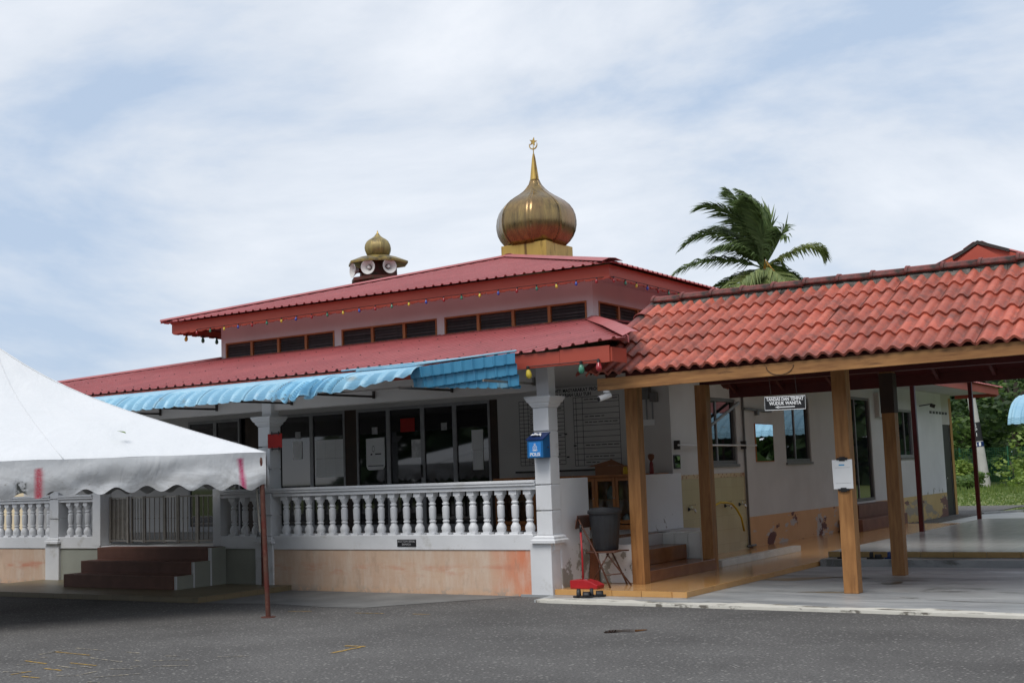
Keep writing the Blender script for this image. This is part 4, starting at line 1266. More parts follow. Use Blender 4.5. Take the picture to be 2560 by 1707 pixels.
def ringmb(mb, cx, cz, r0, r1, y, n=20, sx=1.0):
    for k in range(n):
        a, b = 2 * PI * k / n, 2 * PI * (k + 1) / n
        mb.quad((cx + sx * r0 * math.cos(a), y, cz + r0 * math.sin(a)), (cx + sx * r0 * math.cos(b), y, cz + r0 * math.sin(b)), (cx + sx * r1 * math.cos(b), y, cz + r1 * math.sin(b)), (cx + sx * r1 * math.cos(a), y, cz + r1 * math.sin(a)))
ringmb(em, cx, 1.945, 0.026, 0.032, by0 - 0.005)
ringmb(em, cx, 1.945, 0.008, 0.013, by0 - 0.005)
ringmb(em, cx, 1.990, 0.008, 0.013, by0 - 0.005, 12)
em.quad((cx - 0.045, by0 - 0.005, 1.925), (cx - 0.03, by0 - 0.005, 1.905), (cx + 0.03, by0 - 0.005, 1.905), (cx + 0.045, by0 - 0.005, 1.925), (cx + 0.03, by0 - 0.005, 1.914), (cx - 0.03, by0 - 0.005, 1.914))
em.build('emblem', MT['print_white'], pb, fix=False)
MB().lathe([(0.012, 0), (0.012, 0.01)], 10).build('lock', MT['chrome'], pb).matrix_parent_inverse = Matrix.Translation(Vector((-8.47, 14.15, 1.95)) - Vector((-8.6, 14.1, 1.8)) - Vector((0, 0, 0))) @ Matrix.Rotation(PI / 2, 4, 'Y')
def crumple(name, cx, cy, cz, w, h, seed, mt, label, cat, rot=0.0):
    rr = random.Random(seed)
    off = [[rr.uniform(-0.012, 0.012) for _ in range(7)] for _ in range(5)]
    def fn(u, v):
        a, b = (u - 0.5) * w, (v - 0.5) * h
        return (cx + a * math.cos(rot) - b * math.sin(rot), cy + a * math.sin(rot) + b * math.cos(rot), cz + 0.35 * b + 0.012 + off[int(v * 4)][int(u * 6)])
    return tag(MB().grid(fn, 6, 4).build(name, mt, None, solid=0.002), label, cat)
crumple('paper_scrap', -8.61, 14.10, 2.105, 0.14, 0.07, 5, MT['paper'], 'crumpled pale paper lying on the lid of the blue letter box', 'paper', 0.3)

# red notice clipped to the second column
def notice(name, label, x0, x1, z0, z1, y, mt, cat='notice', group=None, th=0.004):
    o = MB().box(x0, x1, y, y + th, z0, z1).build(name, mt)
    return tag(o, label, cat, group)
rn = thing('notice_sheet', 'red notice sheet held by bulldog clips on the second white column', 'notice', (-13.5, 14.2, 2.2))
MB().box(-13.49, -13.20, 14.20, 14.206, 2.14, 2.355).build('sheet', MT['paper_red'], rn)
for z in (2.36, 2.125):
    MB().box(-13.41, -13.25, 14.19, 14.215, z - 0.012, z + 0.012).box(-13.405, -13.395, 14.19, 14.2, z - 0.03, z + 0.03).box(-13.265, -13.255, 14.19, 14.2, z - 0.03, z + 0.03).build('clip', MT['black'], rn)
# papers on the sliding doors
yp = YW - 0.004
notice('paper_notice', 'small square sticker at top of the leftmost clear door panel', -17.34, -17.20, 2.48, 2.62, yp, MT['paper_grey'])
pn = notice('paper_notice', 'narrow white notice below a small sticker on the left door', -17.40, -17.16, 2.07, 2.43, yp, MT['paper'])
gp = thing('paper_sheets', 'block of six white sheets taped together on the left door', 'notice', (-16.4, yp, 2.0))
for i in range(3):
    for j in range(2):
        MB().box(-16.80 + i * 0.258, -16.80 + i * 0.258 + 0.254, yp, yp + 0.003, 1.69 + j * 0.37, 1.69 + j * 0.37 + 0.366).build('sheet', MT['paper'], gp)
notice('paper_notice', 'small printed square on the dark door left of the red paper', -15.36, -15.22, 2.48, 2.615, yp, MT['paper_grey'])
pst = thing('poster', 'white poster with rounded lower corners and a dark drawing on the door', 'poster', (-15.28, yp, 2.1))
poly = [(-15.51, 2.40), (-15.51, 1.87), (-15.49, 1.82), (-15.45, 1.79), (-15.11, 1.80), (-15.07, 1.83), (-15.055, 1.88), (-15.055, 2.41)]
MB().prism(poly, lambda u, v, w: (u, w, v), yp, yp + 0.003).build('sheet', MT['paper'], pst)
pm = MB()
ringmb(pm, -15.33, 2.20, 0.05, 0.062, yp - 0.001, 16, 0.5)
pm.box(-15.40, -15.36, yp - 0.0015, yp - 0.0005, 2.08, 2.11).box(-15.29, -15.14, yp - 0.0015, yp - 0.0005, 2.085, 2.11).box(-15.47, -15.09, yp - 0.0015, yp - 0.0005, 1.865, 1.88)
pm.build('print', MT['print'], pst, fix=False)
notice('paper_notice', 'red paper stuck high on the dark door in the middle of the facade', -14.66, -14.32, 2.49, 2.745, yp, MT['paper_red'])
notice('paper_notice', 'small pinkish printed square on the dark door right of the red paper', -13.705, -13.57, 2.48, 2.62, yp, MT['paper_grey'])
notice('paper_notice', 'shiny silvery sheet beside the door handle', -14.405, -14.17, 1.995, 2.335, yp, MT['foil'])
ln = thing('paper_notice', 'tall white strip of two sheets on the rightmost door panel', 'notice', (-12.9, yp, 2.1))
MB().box(-13.02, -12.77, yp, yp + 0.003, 2.087, 2.45).build('sheet', MT['paper'], ln)
MB().box(-13.005, -12.775, yp, yp + 0.003, 1.72, 2.083).build('sheet', MT['paper'], ln)

# bulletin board on the hall wall
bb = thing('notice_board', 'large grey wall board ruled in black tables with a Malay title', 'notice board', (-10.9, YW, 1.7))
MB().box(-12.05, -9.62, YW - 0.03, YW - 0.002, 1.66, 3.09).build('board', MT['grey_wall'], bb)
MB().box(-12.05, -9.62, YW - 0.07, YW - 0.002, 1.63, 1.66).build('ledge', MT['dark_metal'], bb)
yb = YW - 0.033
def table(x0, x1, z0, z1, rows, cols):
    mb = MB()
    t_ = 0.0042
    for i in range(rows + 1):
        z = z0 + (z1 - z0) * i / rows
        mb.box(x0, x1, yb, yb + 0.001, z - t_, z + t_)
    for c in cols:
        x = x0 + (x1 - x0) * c
        mb.box(x - t_, x + t_, yb - 0.001, yb + 0.0005, z0, z1)
    rr = random.Random(int(x0 * 10))
    for i in range(rows):
        z = z0 + (z1 - z0) * (i + 0.55) / rows
        if rr.random() < 0.45 or rows > 14:
            x = x0 + (x1 - x0) * (cols[-2] + 0.04)
            while x < x1 - 0.12:
                w = rr.uniform(0.04, 0.11)
                mb.box(x, x + w, yb - 0.001, yb, z - 0.007, z + 0.007)
                x += w + 0.02
                if rr.random() < 0.12: break
    return mb.build('ruled_table', MT['print'], bb, fix=False)
table(-11.95, -11.02, 1.76, 2.90, 17, [0, 0.10, 0.2, 1])
table(-10.83, -9.93, 1.72, 2.905, 12, [0, 0.06, 0.2, 1])
text('title', 'AKTIVITI MASYARAKAT PROGRAM', 0.085, (-10.75, yb, 3.035), MT['print'], bb, bold=0.002, sx=0.93)
text('title', 'MASJID KARIAH ULU TUH', 0.085, (-10.92, yb, 2.955), MT['print'], bb, bold=0.002, sx=0.93)
for x, z in ((-11.0, 2.28), (-10.82, 2.07), (-10.97, 1.88)):
    MB().box(x - 0.025, x + 0.025, yb - 0.012, yb, z - 0.012, z + 0.012).build('magnet', MT['black'], bb)

# book cabinets
def cabinet(x0, label):
    c = thing('cabinet', label, 'cabinet', (x0 + 0.8, 18.6, FL), 'glass fronted cabinets on the veranda')
    y0, y1, z0, z1 = 18.58, 18.98, FL, 1.55
    x1 = x0 + 1.56
    MB().box(x0, x1, y1 - 0.02, y1, z0, z1 - 0.04).box(x0, x0 + 0.02, y0 + 0.02, y1 - 0.02, z0, z1 - 0.04).box(x1 - 0.02, x1, y0 + 0.02, y1 - 0.02, z0, z1 - 0.04).box(x0 + 0.02, x1 - 0.02, y0 + 0.03, y1 - 0.02, z0, z0 + 0.08).build('carcass', MT['cab_wood'], c)
    MB().box(x0 - 0.02, x1 + 0.02, y0 - 0.02, y1, z1 - 0.04, z1).build('top', MT['cab_wood'], c, bevel=0.005)
    MB().box(x0 + 0.02, x1 - 0.02, y0 + 0.04, y1 - 0.02, 1.12, 1.14).build('shelf', MT['cab_wood'], c)
    for i in range(4):
        a = x0 + i * 0.39; b = a + 0.385
        d = MB().box(a, a + 0.055, y0, y0 + 0.02, 0.74, 1.50).box(b - 0.055, b, y0, y0 + 0.02, 0.74, 1.50).box(a + 0.055, b - 0.055, y0, y0 + 0.02, 0.74, 0.80).box(a + 0.055, b - 0.055, y0, y0 + 0.02, 1.445, 1.50).build('cabinet_door', MT['cab_wood'], c, bevel=0.004)
        MB().box(a + 0.055, b - 0.055, y0 + 0.008, y0 + 0.012, 0.80, 1.445).build('door_glass', MT['glass_cab'], d)
        MB().lathe([(0.012, 0), (0.008, 0.02)], 8, (b - 0.025, y0 - 0.0, 1.15)).build('knob', MT['chrome'], d)
    return c
cabinet(-12.24, 'brown glass fronted cabinet behind the balusters, nearer the doors')
cabinet(-10.62, 'brown glass fronted cabinet under the board, half hidden by the timber post')
def rounded(name, cx, cy, cz, rx, ry, h, mt, label, cat, seed=0, neck=0.5):
    rr = random.Random(seed)
    rings = []
    for q, k in ((0, 0.85), (0.12, 1.0), (0.5, 0.95), (0.75, 0.8), (0.9, neck), (1.0, neck * 0.8)):
        rings.append([(cx + rx * k * (1 + rr.uniform(-0.08, 0.08)) * math.cos(2 * PI * j / 12), cy + ry * k * math.sin(2 * PI * j / 12), cz + h * q) for j in range(12)])
    return tag(MB().ring(rings).build(name, mt, None, smooth=True, auto=60), label, cat)
rounded('plastic_bag', -9.75, 18.78, 0.722, 0.09, 0.08, 0.17, MT['paper'], 'white bag on the lower shelf of the cabinet by the timber post', 'bag', 1, 0.4)
rounded('jar', -9.55, 18.78, 0.722, 0.06, 0.06, 0.22, MT['card'], 'tan jar on the lower shelf beside the white bag', 'jar', 2, 0.7)
rounded('plastic_cone', -9.50, 18.78, 1.142, 0.07, 0.07, 0.2, MT['orange'], 'orange cone shape on the upper cabinet shelf', 'ornament', 3, 0.15)
rounded('plastic_bag', -10.02, 18.80, 1.142, 0.10, 0.07, 0.22, MT['paper_grey'], 'greyish bag on the upper shelf of the middle cabinet door', 'bag', 4, 0.5)
rounded('cloth_bundle', -10.40, 18.80, 1.142, 0.08, 0.07, 0.2, MT['skin_brush'], 'dark red bundle on the upper cabinet shelf behind the parapet', 'bundle', 6, 0.6)
# cardboard box with open flaps, yellow bottle
cb_ = thing('cardboard_box', 'open brown cardboard box with flaps folded out on the cabinet', 'box', (-9.95, 18.75, 1.55))
MB().box(-10.22, -9.75, 18.62, 18.63, 1.552, 1.70).box(-10.22, -9.75, 18.93, 18.94, 1.552, 1.70).box(-10.23, -10.22, 18.62, 18.94, 1.552, 1.70).box(-9.75, -9.74, 18.62, 18.94, 1.552, 1.70).build('box_sides', MT['card'], cb_)
MB().hexa([(-10.23, 18.62, 1.702), (-9.97, 18.62, 1.702), (-9.97, 18.625, 1.705), (-10.23, 18.625, 1.705), (-10.32, 18.50, 1.69), (-9.92, 18.66, 1.80), (-9.92, 18.665, 1.803), (-10.32, 18.505, 1.693)]).build('flap', MT['card'], cb_)
MB().hexa([(-9.96, 18.62, 1.702), (-9.74, 18.62, 1.702), (-9.74, 18.625, 1.705), (-9.96, 18.625, 1.705), (-9.93, 18.62, 1.81), (-9.62, 18.55, 1.69), (-9.62, 18.555, 1.693), (-9.93, 18.625, 1.813)]).build('flap', MT['card'], cb_)
rounded('bottle', -9.66, 18.62, 1.552, 0.045, 0.04, 0.12, MT['yellow'], 'small yellow bottle beside the cardboard box', 'bottle', 7, 0.7)

# folding chair with dust bin
ch = thing('folding_chair', 'brown folding metal chair beside the stringer wall, carrying the bin', 'chair', (-8.05, 14.9, 0.1))
BR = MT['brown_chair']
seat = MB().grid(lambda u, v: (-8.27 + 0.44 * u, 14.70 + 0.40 * v, 0.545 + 0.01 * math.sin(v * PI) - 0.004 * math.cos(u * PI)), 10, 8)
seat.build('seat', BR, ch, smooth=True, fix=False, solid=0.018)
MB().tube([(-7.87, 14.60, 0.10), (-8.12, 14.68, 0.56), (-8.30, 14.70, 0.86), (-8.36, 14.70, 0.98)], 0.012, 8).build('leg', BR, ch, smooth=True)
MB().tube([(-7.87, 15.08, 0.10), (-8.12, 15.12, 0.56), (-8.30, 15.10, 0.86), (-8.36, 15.10, 0.98)], 0.012, 8).build('leg', BR, ch, smooth=True)
MB().tube([(-7.96, 14.76, 0.53), (-8.24, 14.72, 0.10)], 0.011, 8).build('leg', BR, ch, smooth=True)
MB().tube([(-7.98, 14.74, 0.53), (-7.74, 14.95, 0.10)], 0.011, 8).build('leg', BR, ch, smooth=True)
MB().tube([(-7.95, 14.63, 0.26), (-7.82, 14.89, 0.26)], 0.008, 6).build('stretcher', BR, ch, smooth=True)
MB().grid(lambda u, v: (-8.37 + 0.02 * v - 0.05 * math.sin(u * PI), 14.62 + 0.50 * u, 0.86 + (0.17 if 0.1 < u < 0.9 else 0.12) * v), 14, 6).build('backrest', BR, ch, smooth=True, fix=False, solid=0.012)
bn = thing('dustbin', 'dark grey ribbed plastic bin with lid standing on the folding chair', 'bin', (-8.07, 14.9, 0.57))
def ribbed(prof, n=72, amp=0.004):
    rings = []
    for r_, z, on in prof:
        rings.append([(-8.07 + (r_ + (amp if (k // 2) % 2 else 0) * on) * math.cos(2 * PI * k / n), 14.9 + (r_ + (amp if (k // 2) % 2 else 0) * on) * math.sin(2 * PI * k / n), z) for k in range(n)])
    return MB().ring(rings)
ribbed([(0.155, 0.565, 0), (0.162, 0.58, 1), (0.205, 1.0, 1), (0.21, 1.035, 0), (0.21, 1.05, 0)]).build('bin_body', MT['bin'], bn, smooth=True, auto=40)
MB().lathe([(0.226, 1.045), (0.233, 1.06), (0.233, 1.085), (0.218, 1.10), (0.20, 1.108), (0.19, 1.122), (0.12, 1.13), (0.01, 1.132)], 40, (-8.07, 14.9, 0)).build('bin_lid', MT['bin'], bn, smooth=True, auto=40)
# dustpan
dp = thing('dustpan', 'red long handled dustpan standing in front of the folding chair', 'dustpan', (-8.2, 14.5, 0.1))
pts2 = [(-8.36, 0.10), (-8.36, 0.205), (-8.16, 0.215), (-8.05, 0.19), (-7.95, 0.145), (-7.96, 0.10)]
pan = MB().prism(pts2, lambda u, v, w: (u, w, v), 14.40, 14.60)
pan.build('pan', MT['red_plastic'], dp, bevel=0.008)
MB().box(-8.19, -8.13, 14.47, 14.53, 0.212, 0.226).build('hinge_plate', MT['chrome'], dp)
MB().tube([(-8.215, 14.5, 0.20), (-8.225, 14.52, 0.5), (-8.245, 14.54, 0.83)], 0.013, 8).build('handle', MT['red_plastic'], dp, smooth=True)
MB().tube([(-8.245, 14.54, 0.82), (-8.25, 14.55, 0.92)], 0.016, 8).build('grip', MT['black'], dp, smooth=True)
tag(MB().hexa([(-8.50 + 0.005, 15.16, 0.10), (-8.34, 15.16, 0.10), (-8.34, 15.185, 0.10), (-8.495, 15.185, 0.10), (-8.48, 15.21, 0.66), (-8.38, 15.21, 0.66), (-8.38, 15.235, 0.66), (-8.48, 15.235, 0.66)]).build('board_offcut', MT['plank']), 'narrow brown board leaning behind the chair in the wall corner', 'board')
# sandals
def sandal(x, y, z, rot, mt, label, group):
    s = thing('sandal', label, 'sandal', (x, y, z), group)
    M4 = Matrix.Translation((x, y, z)) @ Matrix.Rotation(rot, 4, 'Z')
    out_ = []
    for k in range(24):
        a = 2 * PI * k / 24
        w = 0.045 + 0.008 * math.cos(a)
        out_.append((0.13 * math.cos(a), w * math.sin(a)))
    mb = MB().prism(out_, lambda u, v, w: (u, v, w), 0.001, 0.024)
    mb.v = [tuple(M4 @ Vector(v)) for v in mb.v]
    mb.build('sole', mt, s, bevel=0.004)
    for cxs, ww, hh in ((0.045, 0.045, 0.05), (-0.055, 0.022, 0.085)):
        mb = MB().grid(lambda u, v: (cxs + (v - 0.5) * ww * 2, 0.046 * math.cos(PI * u), 0.02 + hh * math.sin(PI * u)), 12, 3)
        mb.v = [tuple(M4 @ Vector(v)) for v in mb.v]
        mb.build('strap', mt, s, smooth=True, fix=False, solid=0.006)
sandal(-7.93, 13.98, 0.035, 0.35, MT['black'], 'black sandal on the painted kerb below the red dustpan, nearer the road', None)
sandal(-7.82, 14.12, 0.035, 0.55, MT['black'], 'black sandal on the painted kerb below the red dustpan, nearer the tiles', None)
sandal(-6.25, 19.30, 0.136, 0.2, MT['black'], 'leftmost dark sandal on the step before the polished platform', None)
sandal(-5.78, 19.26, 0.136, 0.1, MT['black'], 'middle dark sandal on the step before the polished platform', None)
sandal(-5.52, 19.30, 0.136, 0.15, MT['pbox_dark'], 'dark blue sandal beside the rear timber post', None)
# plinth plaque
pl = thing('plaque', 'small black plaque with two lines of white letters under the balusters', 'plaque', (-10.9, 14.23, 0.7))
MB().box(-11.06, -10.73, YF - 0.024, YF - 0.016, 0.653, 0.752).build('plate', MT['sign_black'], pl)
text('lettering', 'BOTTOM SEKAL', 0.042, (-10.895, YF - 0.026, 0.724), MT['paper_grey'], pl)
text('lettering', 'SAMA2A', 0.042, (-10.895, YF - 0.026, 0.682), MT['paper_grey'], pl)

# ================================================================== TILED WALKWAY CANOPY
cp = thing('walkway_canopy', 'timber walkway canopy with terracotta tiled roof and square posts', 'canopy', (-4.9, 16.4, 0))
EX0, EX1 = -7.86, -0.9
EY, EZ, RY, RZ = 14.18, 2.80, 16.4, 3.95
sl = math.atan2(RZ - EZ, RY - EY)
SLEN = math.hypot(RZ - EZ, RY - EY)
PW = 0.09
def post(x, y, z0, z1=2.86):
    MB().box(x - PW, x + PW, y - PW, y + PW, z0, z1).build('post', MT['wood'], cp, bevel=0.006)
for x, z0 in ((-7.74, 0.098), (-4.87, 0.03), (-1.9, 0.03)):
    post(x, 15.25, z0); post(x - (0.03 if x < -7 else 0.12), 17.62 if x < -7 else 17.75, z0)
MB().box(-4.99 - 0.096, -4.99 + 0.096, 17.75 - 0.096, 17.75 + 0.096, 2.28, 2.84).build('post_dark_top', MT['dark_timber'], cp)  # darker box set around the top of this rear post
# fascia beams, wall plates, rafters
MB().hexa([(-7.72, 14.20, 2.64), (EX1, 14.20, 2.705), (EX1, 14.25, 2.705), (-7.72, 14.25, 2.64), (-7.72, 14.20, 2.795), (EX1, 14.20, 2.85), (EX1, 14.25, 2.85), (-7.72, 14.25, 2.795)]).build('front_fascia', MT['wood_x'], cp, bevel=0.004)
MB().box(-7.72, EX1, 18.55, 18.60, 2.69, 2.90).build('rear_fascia', MT['dark_red'], cp)
MB().box(-7.8, EX1, 15.16, 15.34, 2.862, 3.02).build('wall_plate', MT['dark_red'], cp)
MB().box(-7.8, EX1, 17.60, 17.78, 2.862, 3.02).build('wall_plate', MT['dark_red'], cp)
MB().box(-7.8, EX1, 16.35, 16.45, 3.60, 3.76).build('ridge_beam', MT['dark_red'], cp)
x = -7.6
while x < EX1:
    MB().bar((x, 14.26, 2.79), (x, RY, RZ - 0.14), 0.045, 0.10).build('rafter', MT['dark_red'], cp)
    MB().bar((x, 18.54, 2.80), (x, RY, RZ - 0.14), 0.045, 0.10).build('rafter', MT['dark_red'], cp)
    x += 0.78
# tiles: two rolls each
TW = 0.324
NR = 5
GA = (SLEN - 0.06) / NR
def tile_mesh():
    L = GA + 0.05
    nx = 28
    mb = MB()
    def prof(u):
        x = u * TW
        ph = (x / (TW / 2)) % 1.0
        h = 0.050 * (0.5 - 0.5 * math.cos(2 * PI * ph)) ** 0.9
        if u > 0.5: h += 0.010 * max(0, 1 - abs(ph - 0.72) * 8)      # interlocking lip on every second roll
        return x, h
    for z_off in (0.018,):
        def fn(u, v):
            x, h = prof(min(u, 0.9999))
            return (x, v * L, h + z_off)
        mb.grid(fn, nx, 1)
    # front nose
    b = len(mb.v)
    for i in range(nx + 1):
        x, h = prof(min(i / nx, 0.9999))
        mb.v += [(x, 0, h + 0.018), (x, 0.004, h - 0.016)]
    for i in range(nx):
        a = b + 2 * i
        mb.f.append((a, a + 1, a + 3, a + 2))
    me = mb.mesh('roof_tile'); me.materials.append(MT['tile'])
    me.polygons.foreach_set('use_smooth', [True] * len(me.polygons)); me.set_sharp_from_angle(angle=R(50))
    return me
tme = tile_mesh()
ncol = int((EX1 - EX0) / TW)
rt_ = random.Random(12)
cnt = 0
for rI in range(NR):
    for cI in range(ncol):
        d = rI * GA - 0.03
        x = EX0 + cI * TW
        y = EY + d * math.cos(sl); z = EZ + 0.03 + d * math.sin(sl) + 0.022
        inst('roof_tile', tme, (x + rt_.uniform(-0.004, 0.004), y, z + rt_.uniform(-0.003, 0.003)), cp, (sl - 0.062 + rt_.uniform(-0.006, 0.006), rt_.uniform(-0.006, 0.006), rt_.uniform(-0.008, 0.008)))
        cnt += 1
# battens closing the slope from below, rear slope tiles joined
MB().hexa([(EX0 + 0.05, EY + 0.1, EZ + 0.05), (EX1, EY + 0.1, EZ + 0.05), (EX1, RY, RZ - 0.0), (EX0 + 0.05, RY, RZ - 0.0), (EX0 + 0.05, EY + 0.1, EZ + 0.062), (EX1, EY + 0.1, EZ + 0.062), (EX1, RY, RZ + 0.012), (EX0 + 0.05, RY, RZ + 0.012)]).build('sarking', MT['dark_red'], cp)
MB().grid(lambda u, v: (EX0 + u * (EX1 - EX0), 18.65 - v * 2.25, EZ + 0.05 + v * (RZ - EZ) + 0.02 * math.cos(u * 86 * PI)), 170, 6).build('rear_tiles', MT['tile'], cp, smooth=True)
MB().hexa([(EX0 + 0.05, RY, RZ - 0.05), (EX1, RY, RZ - 0.05), (EX1, 18.55, EZ + 0.05), (EX0 + 0.05, 18.55, EZ + 0.05), (EX0 + 0.05, RY, RZ - 0.03), (EX1, RY, RZ - 0.03), (EX1, 18.55, EZ + 0.062), (EX0 + 0.05, 18.55, EZ + 0.062)]).build('sarking', MT['dark_red'], cp)
# ridge tiles on a dirty mortar bed
MB().bar((EX0 - 0.02, RY, RZ + 0.02), (EX1, RY, RZ + 0.02), 0.22, 0.08).build('mortar_bed', MT['mortar'], cp)
mm = MB()
rr = random.Random(5)
x = EX0
while x < EX1:
    w = rr.uniform(0.05, 0.13)
    y = RY - 0.15 - rr.uniform(0, 0.035); z = RZ - 0.02
    mm.hexa([(x, y, z - 0.05), (x + w, y, z - 0.05), (x + w, RY, z + 0.0), (x, RY, z), (x, y + 0.02, z + rr.uniform(0.02, 0.05)), (x + w, y + 0.02, z + rr.uniform(0.02, 0.05)), (x + w, RY, z + 0.09), (x, RY, z + 0.09)])
    x += w
mm.build('mortar_fillet', MT['mortar'], cp)
def cap_mesh(L, r0, r1, h):
    rings = []
    for q, r_ in ((0, r0), (0.06, r0), (0.062, r1), (1.0, r1)):
        rings.append([(q * L, -r_ * math.cos(PI * k / 10), h * (r_ / r0) * math.sin(PI * k / 10)) for k in range(11)])
    mb = MB()
    b = 0
    mb.ring(rings, False, False, False)
    me = mb.mesh('ridge_tile'); me.materials.append(MT['ridge'])
    me.polygons.foreach_set('use_smooth', [True] * len(me.polygons)); me.set_sharp_from_angle(angle=R(40))
    return me
cme = cap_mesh(0.47, 0.155, 0.138, 0.105)
x = EX0 - 0.04
while x < EX1 - 0.1:
    o = inst('ridge_tile', cme, (x, RY, RZ + 0.06 + rr.uniform(-0.006, 0.006)), cp, (0, rr.uniform(0.015, 0.035), rr.uniform(-0.01, 0.01)))
    md = o.modifiers.new('solid', 'SOLIDIFY'); md.thickness = 0.014
    x += 0.455
# verge tiles down the left edge
vme = cap_mesh(GA + 0.06, 0.105, 0.09, 0.07)
for rI in range(NR):
    d = rI * GA - 0.03
    y = EY + d * math.cos(sl); z = EZ + 0.045 + d * math.sin(sl)
    o = inst('verge_tile', vme, (EX0 - 0.03, y, z + 0.01), cp, (0, -sl + 0.05, PI / 2))
    md = o.modifiers.new('solid', 'SOLIDIFY'); md.thickness = 0.012
MB().bar((EX0 - 0.06, EY + 0.75, EZ + 0.40), (EX0 + 0.02, RY - 0.2, RZ - 0.10), 0.12, 0.10).build('verge_mortar', MT['mortar'], cp)

# sign hanging from the fascia
sg = thing('hanging_sign', 'black hanging sign with white letters and left arrow under the tiled eave', 'sign', (-5.25, 14.3, 2.3))
MB().hexa([(-5.510, 14.30, 2.258), (-4.992, 14.30, 2.250), (-4.992, 14.312, 2.250), (-5.510, 14.312, 2.258), (-5.507, 14.30, 2.428), (-4.988, 14.30, 2.418), (-4.988, 14.312, 2.418), (-5.507, 14.312, 2.428)]).build('sign_board', MT['sign_black'], sg)
bo = MB()
for a, b in (((-5.502, 2.264), (-5.0, 2.256)), ((-5.0, 2.256), (-4.996, 2.412)), ((-4.996, 2.412), (-5.50, 2.421)), ((-5.50, 2.421), (-5.502, 2.264))):
    bo.bar((a[0], 14.2985, a[1]), (b[0], 14.2985, b[1]), 0.003, 0.007)
bo.build('border_line', MT['print_white'], sg)
sgr = (PI / 2, 0.02, 0)
text('lettering', 'TANDAS DAN TEMPAT', 0.056, (-5.248, 14.297, 2.385), MT['print_white'], sg, rot=sgr, bold=0.0016, sx=0.80)
text('lettering', 'WUDUK WANITA', 0.056, (-5.248, 14.297, 2.335), MT['print_white'], sg, rot=sgr, bold=0.0016, sx=0.86)
ar = MB().quad((-5.13, 14.297, 2.284), (-5.13, 14.297, 2.296), (-5.335, 14.297, 2.299), (-5.335, 14.297, 2.287)).quad((-5.375, 14.297, 2.294), (-5.325, 14.297, 2.278), (-5.325, 14.297, 2.309))
ar.build('arrow', MT['print_white'], sg, fix=False)
for x in (-5.42, -5.10):
    MB().tube([(x, 14.306, 2.42), (x + 0.01, 14.24, 2.66)], 0.003, 5).build('hanging_wire', MT['dark_metal'], sg)
wl_ = []
for k in range(13):
    a = PI * k / 12
    wl_.append((-5.25 + 0.17 * math.cos(a), 14.193, 2.78 - 0.11 * math.sin(a)))
MB().tube(wl_, 0.004, 5).build('loose_wire', MT['dark_metal'], sg)
# notice on the front right post
cn = thing('clipped_notice', 'white notice sheet held by black clips on the front timber post', 'notice', (-4.87, 15.1, 1.45))
MB().hexa([(-4.998, 15.140, 1.29), (-4.755, 15.140, 1.293), (-4.755, 15.145, 1.293), (-4.998, 15.145, 1.29), (-5.003, 15.140, 1.645), (-4.752, 15.140, 1.648), (-4.752, 15.145, 1.648), (-5.003, 15.145, 1.645)]).build('sheet', MT['paper'], cn)
for z in (1.655, 1.28):
    MB().box(-4.94, -4.81, 15.128, 15.158, z - 0.014, z + 0.014).box(-4.91, -4.84, 15.132, 15.15, z - 0.026, z + 0.026).build('clip', MT['black'], cn)
MB().box(-4.92, -4.85, 15.137, 15.1392, 1.575, 1.59).build('printed_heading', MT['print_blue'], cn)
MB().box(-4.97, -4.78, 15.137, 15.1392, 1.548, 1.551).box(-4.97, -4.78, 15.137, 15.1392, 1.36, 1.363).build('printed_rule', MT['paper_grey'], cn)
# cctv camera under the fascia
cc_ = thing('security_camera', 'white bullet security camera under the left end of the tiled eave', 'camera', (-7.62, 14.22, 2.63))
MB().lathe([(0.045, 2.612), (0.045, 2.636)], 14, (-7.60, 14.225, 0)).build('mount_plate', MT['cctv'], cc_)
MB().tube([(-7.60, 14.225, 2.615), (-7.61, 14.22, 2.575), (-7.62, 14.21, 2.555)], 0.016, 8).build('arm', MT['cctv'], cc_, smooth=True)
MB().tube([(-7.575, 14.27, 2.585), (-7.66, 14.12, 2.53)], 0.037, 14).build('housing', MT['cctv'], cc_, smooth=True, auto=40)
MB().tube([(-7.66, 14.12, 2.53), (-7.664, 14.113, 2.5275)], 0.030, 14).build('lens', MT['black'], cc_)

# ================================================================== ANNEX
an = thing('annex_building', 'long white annex wing with orange dado, dark windows and a back door', 'building', (-11, 29, 0))
AX = -9.0
wins = [(20.55, 21.88), (24.42, 25.93), (28.35, 30.33), (32.85, 34.1), (37.30, 38.2)]
mb = MB()
# wall pieces between openings: (y0,y1,zsill,zhead)
ops = [(20.30, 21.88, 1.66, 2.86), (24.42, 25.93, 1.66, 3.0), (28.35, 30.33, 0.70, 3.15), (32.75, 34.1, 1.70, 2.95), (37.30, 38.2, 0.0, 2.62)]
y = 19.20
for a, b, zs_, zh in ops:
    mb.box(AX - 0.15, AX, y, a, 0.0, 3.5)
    mb.box(AX - 0.15, AX, a, b, zh, 3.5)
    if zs_ > 0: mb.box(AX - 0.15, AX, a, b, 0.0, zs_)
    y = b
mb.box(AX - 0.15, AX, y, 38.45, 0.0, 3.5)
mb.box(-16, AX - 0.15, 38.3, 38.45, 0, 3.5)
mb.build('annex_wall', MT['grey_wall'], an)
MB().box(AX - 0.149, AX + 0.004, 34.6, 37.29, 0.675, 3.49).build('end_wall_face', MT['white_flake'], an)
MB().box(AX, AX + 0.006, 22.2, 28.35, 0.03, 0.665).build('dado', MT['band'], an)
MB().box(AX, AX + 0.006, 30.33, 32.8, 0.03, 0.665).build('dado', MT['band'], an)
MB().box(AX, AX + 0.006, 32.8, 37.29, -0.01, 0.672).build('dado', MT['band2'], an)
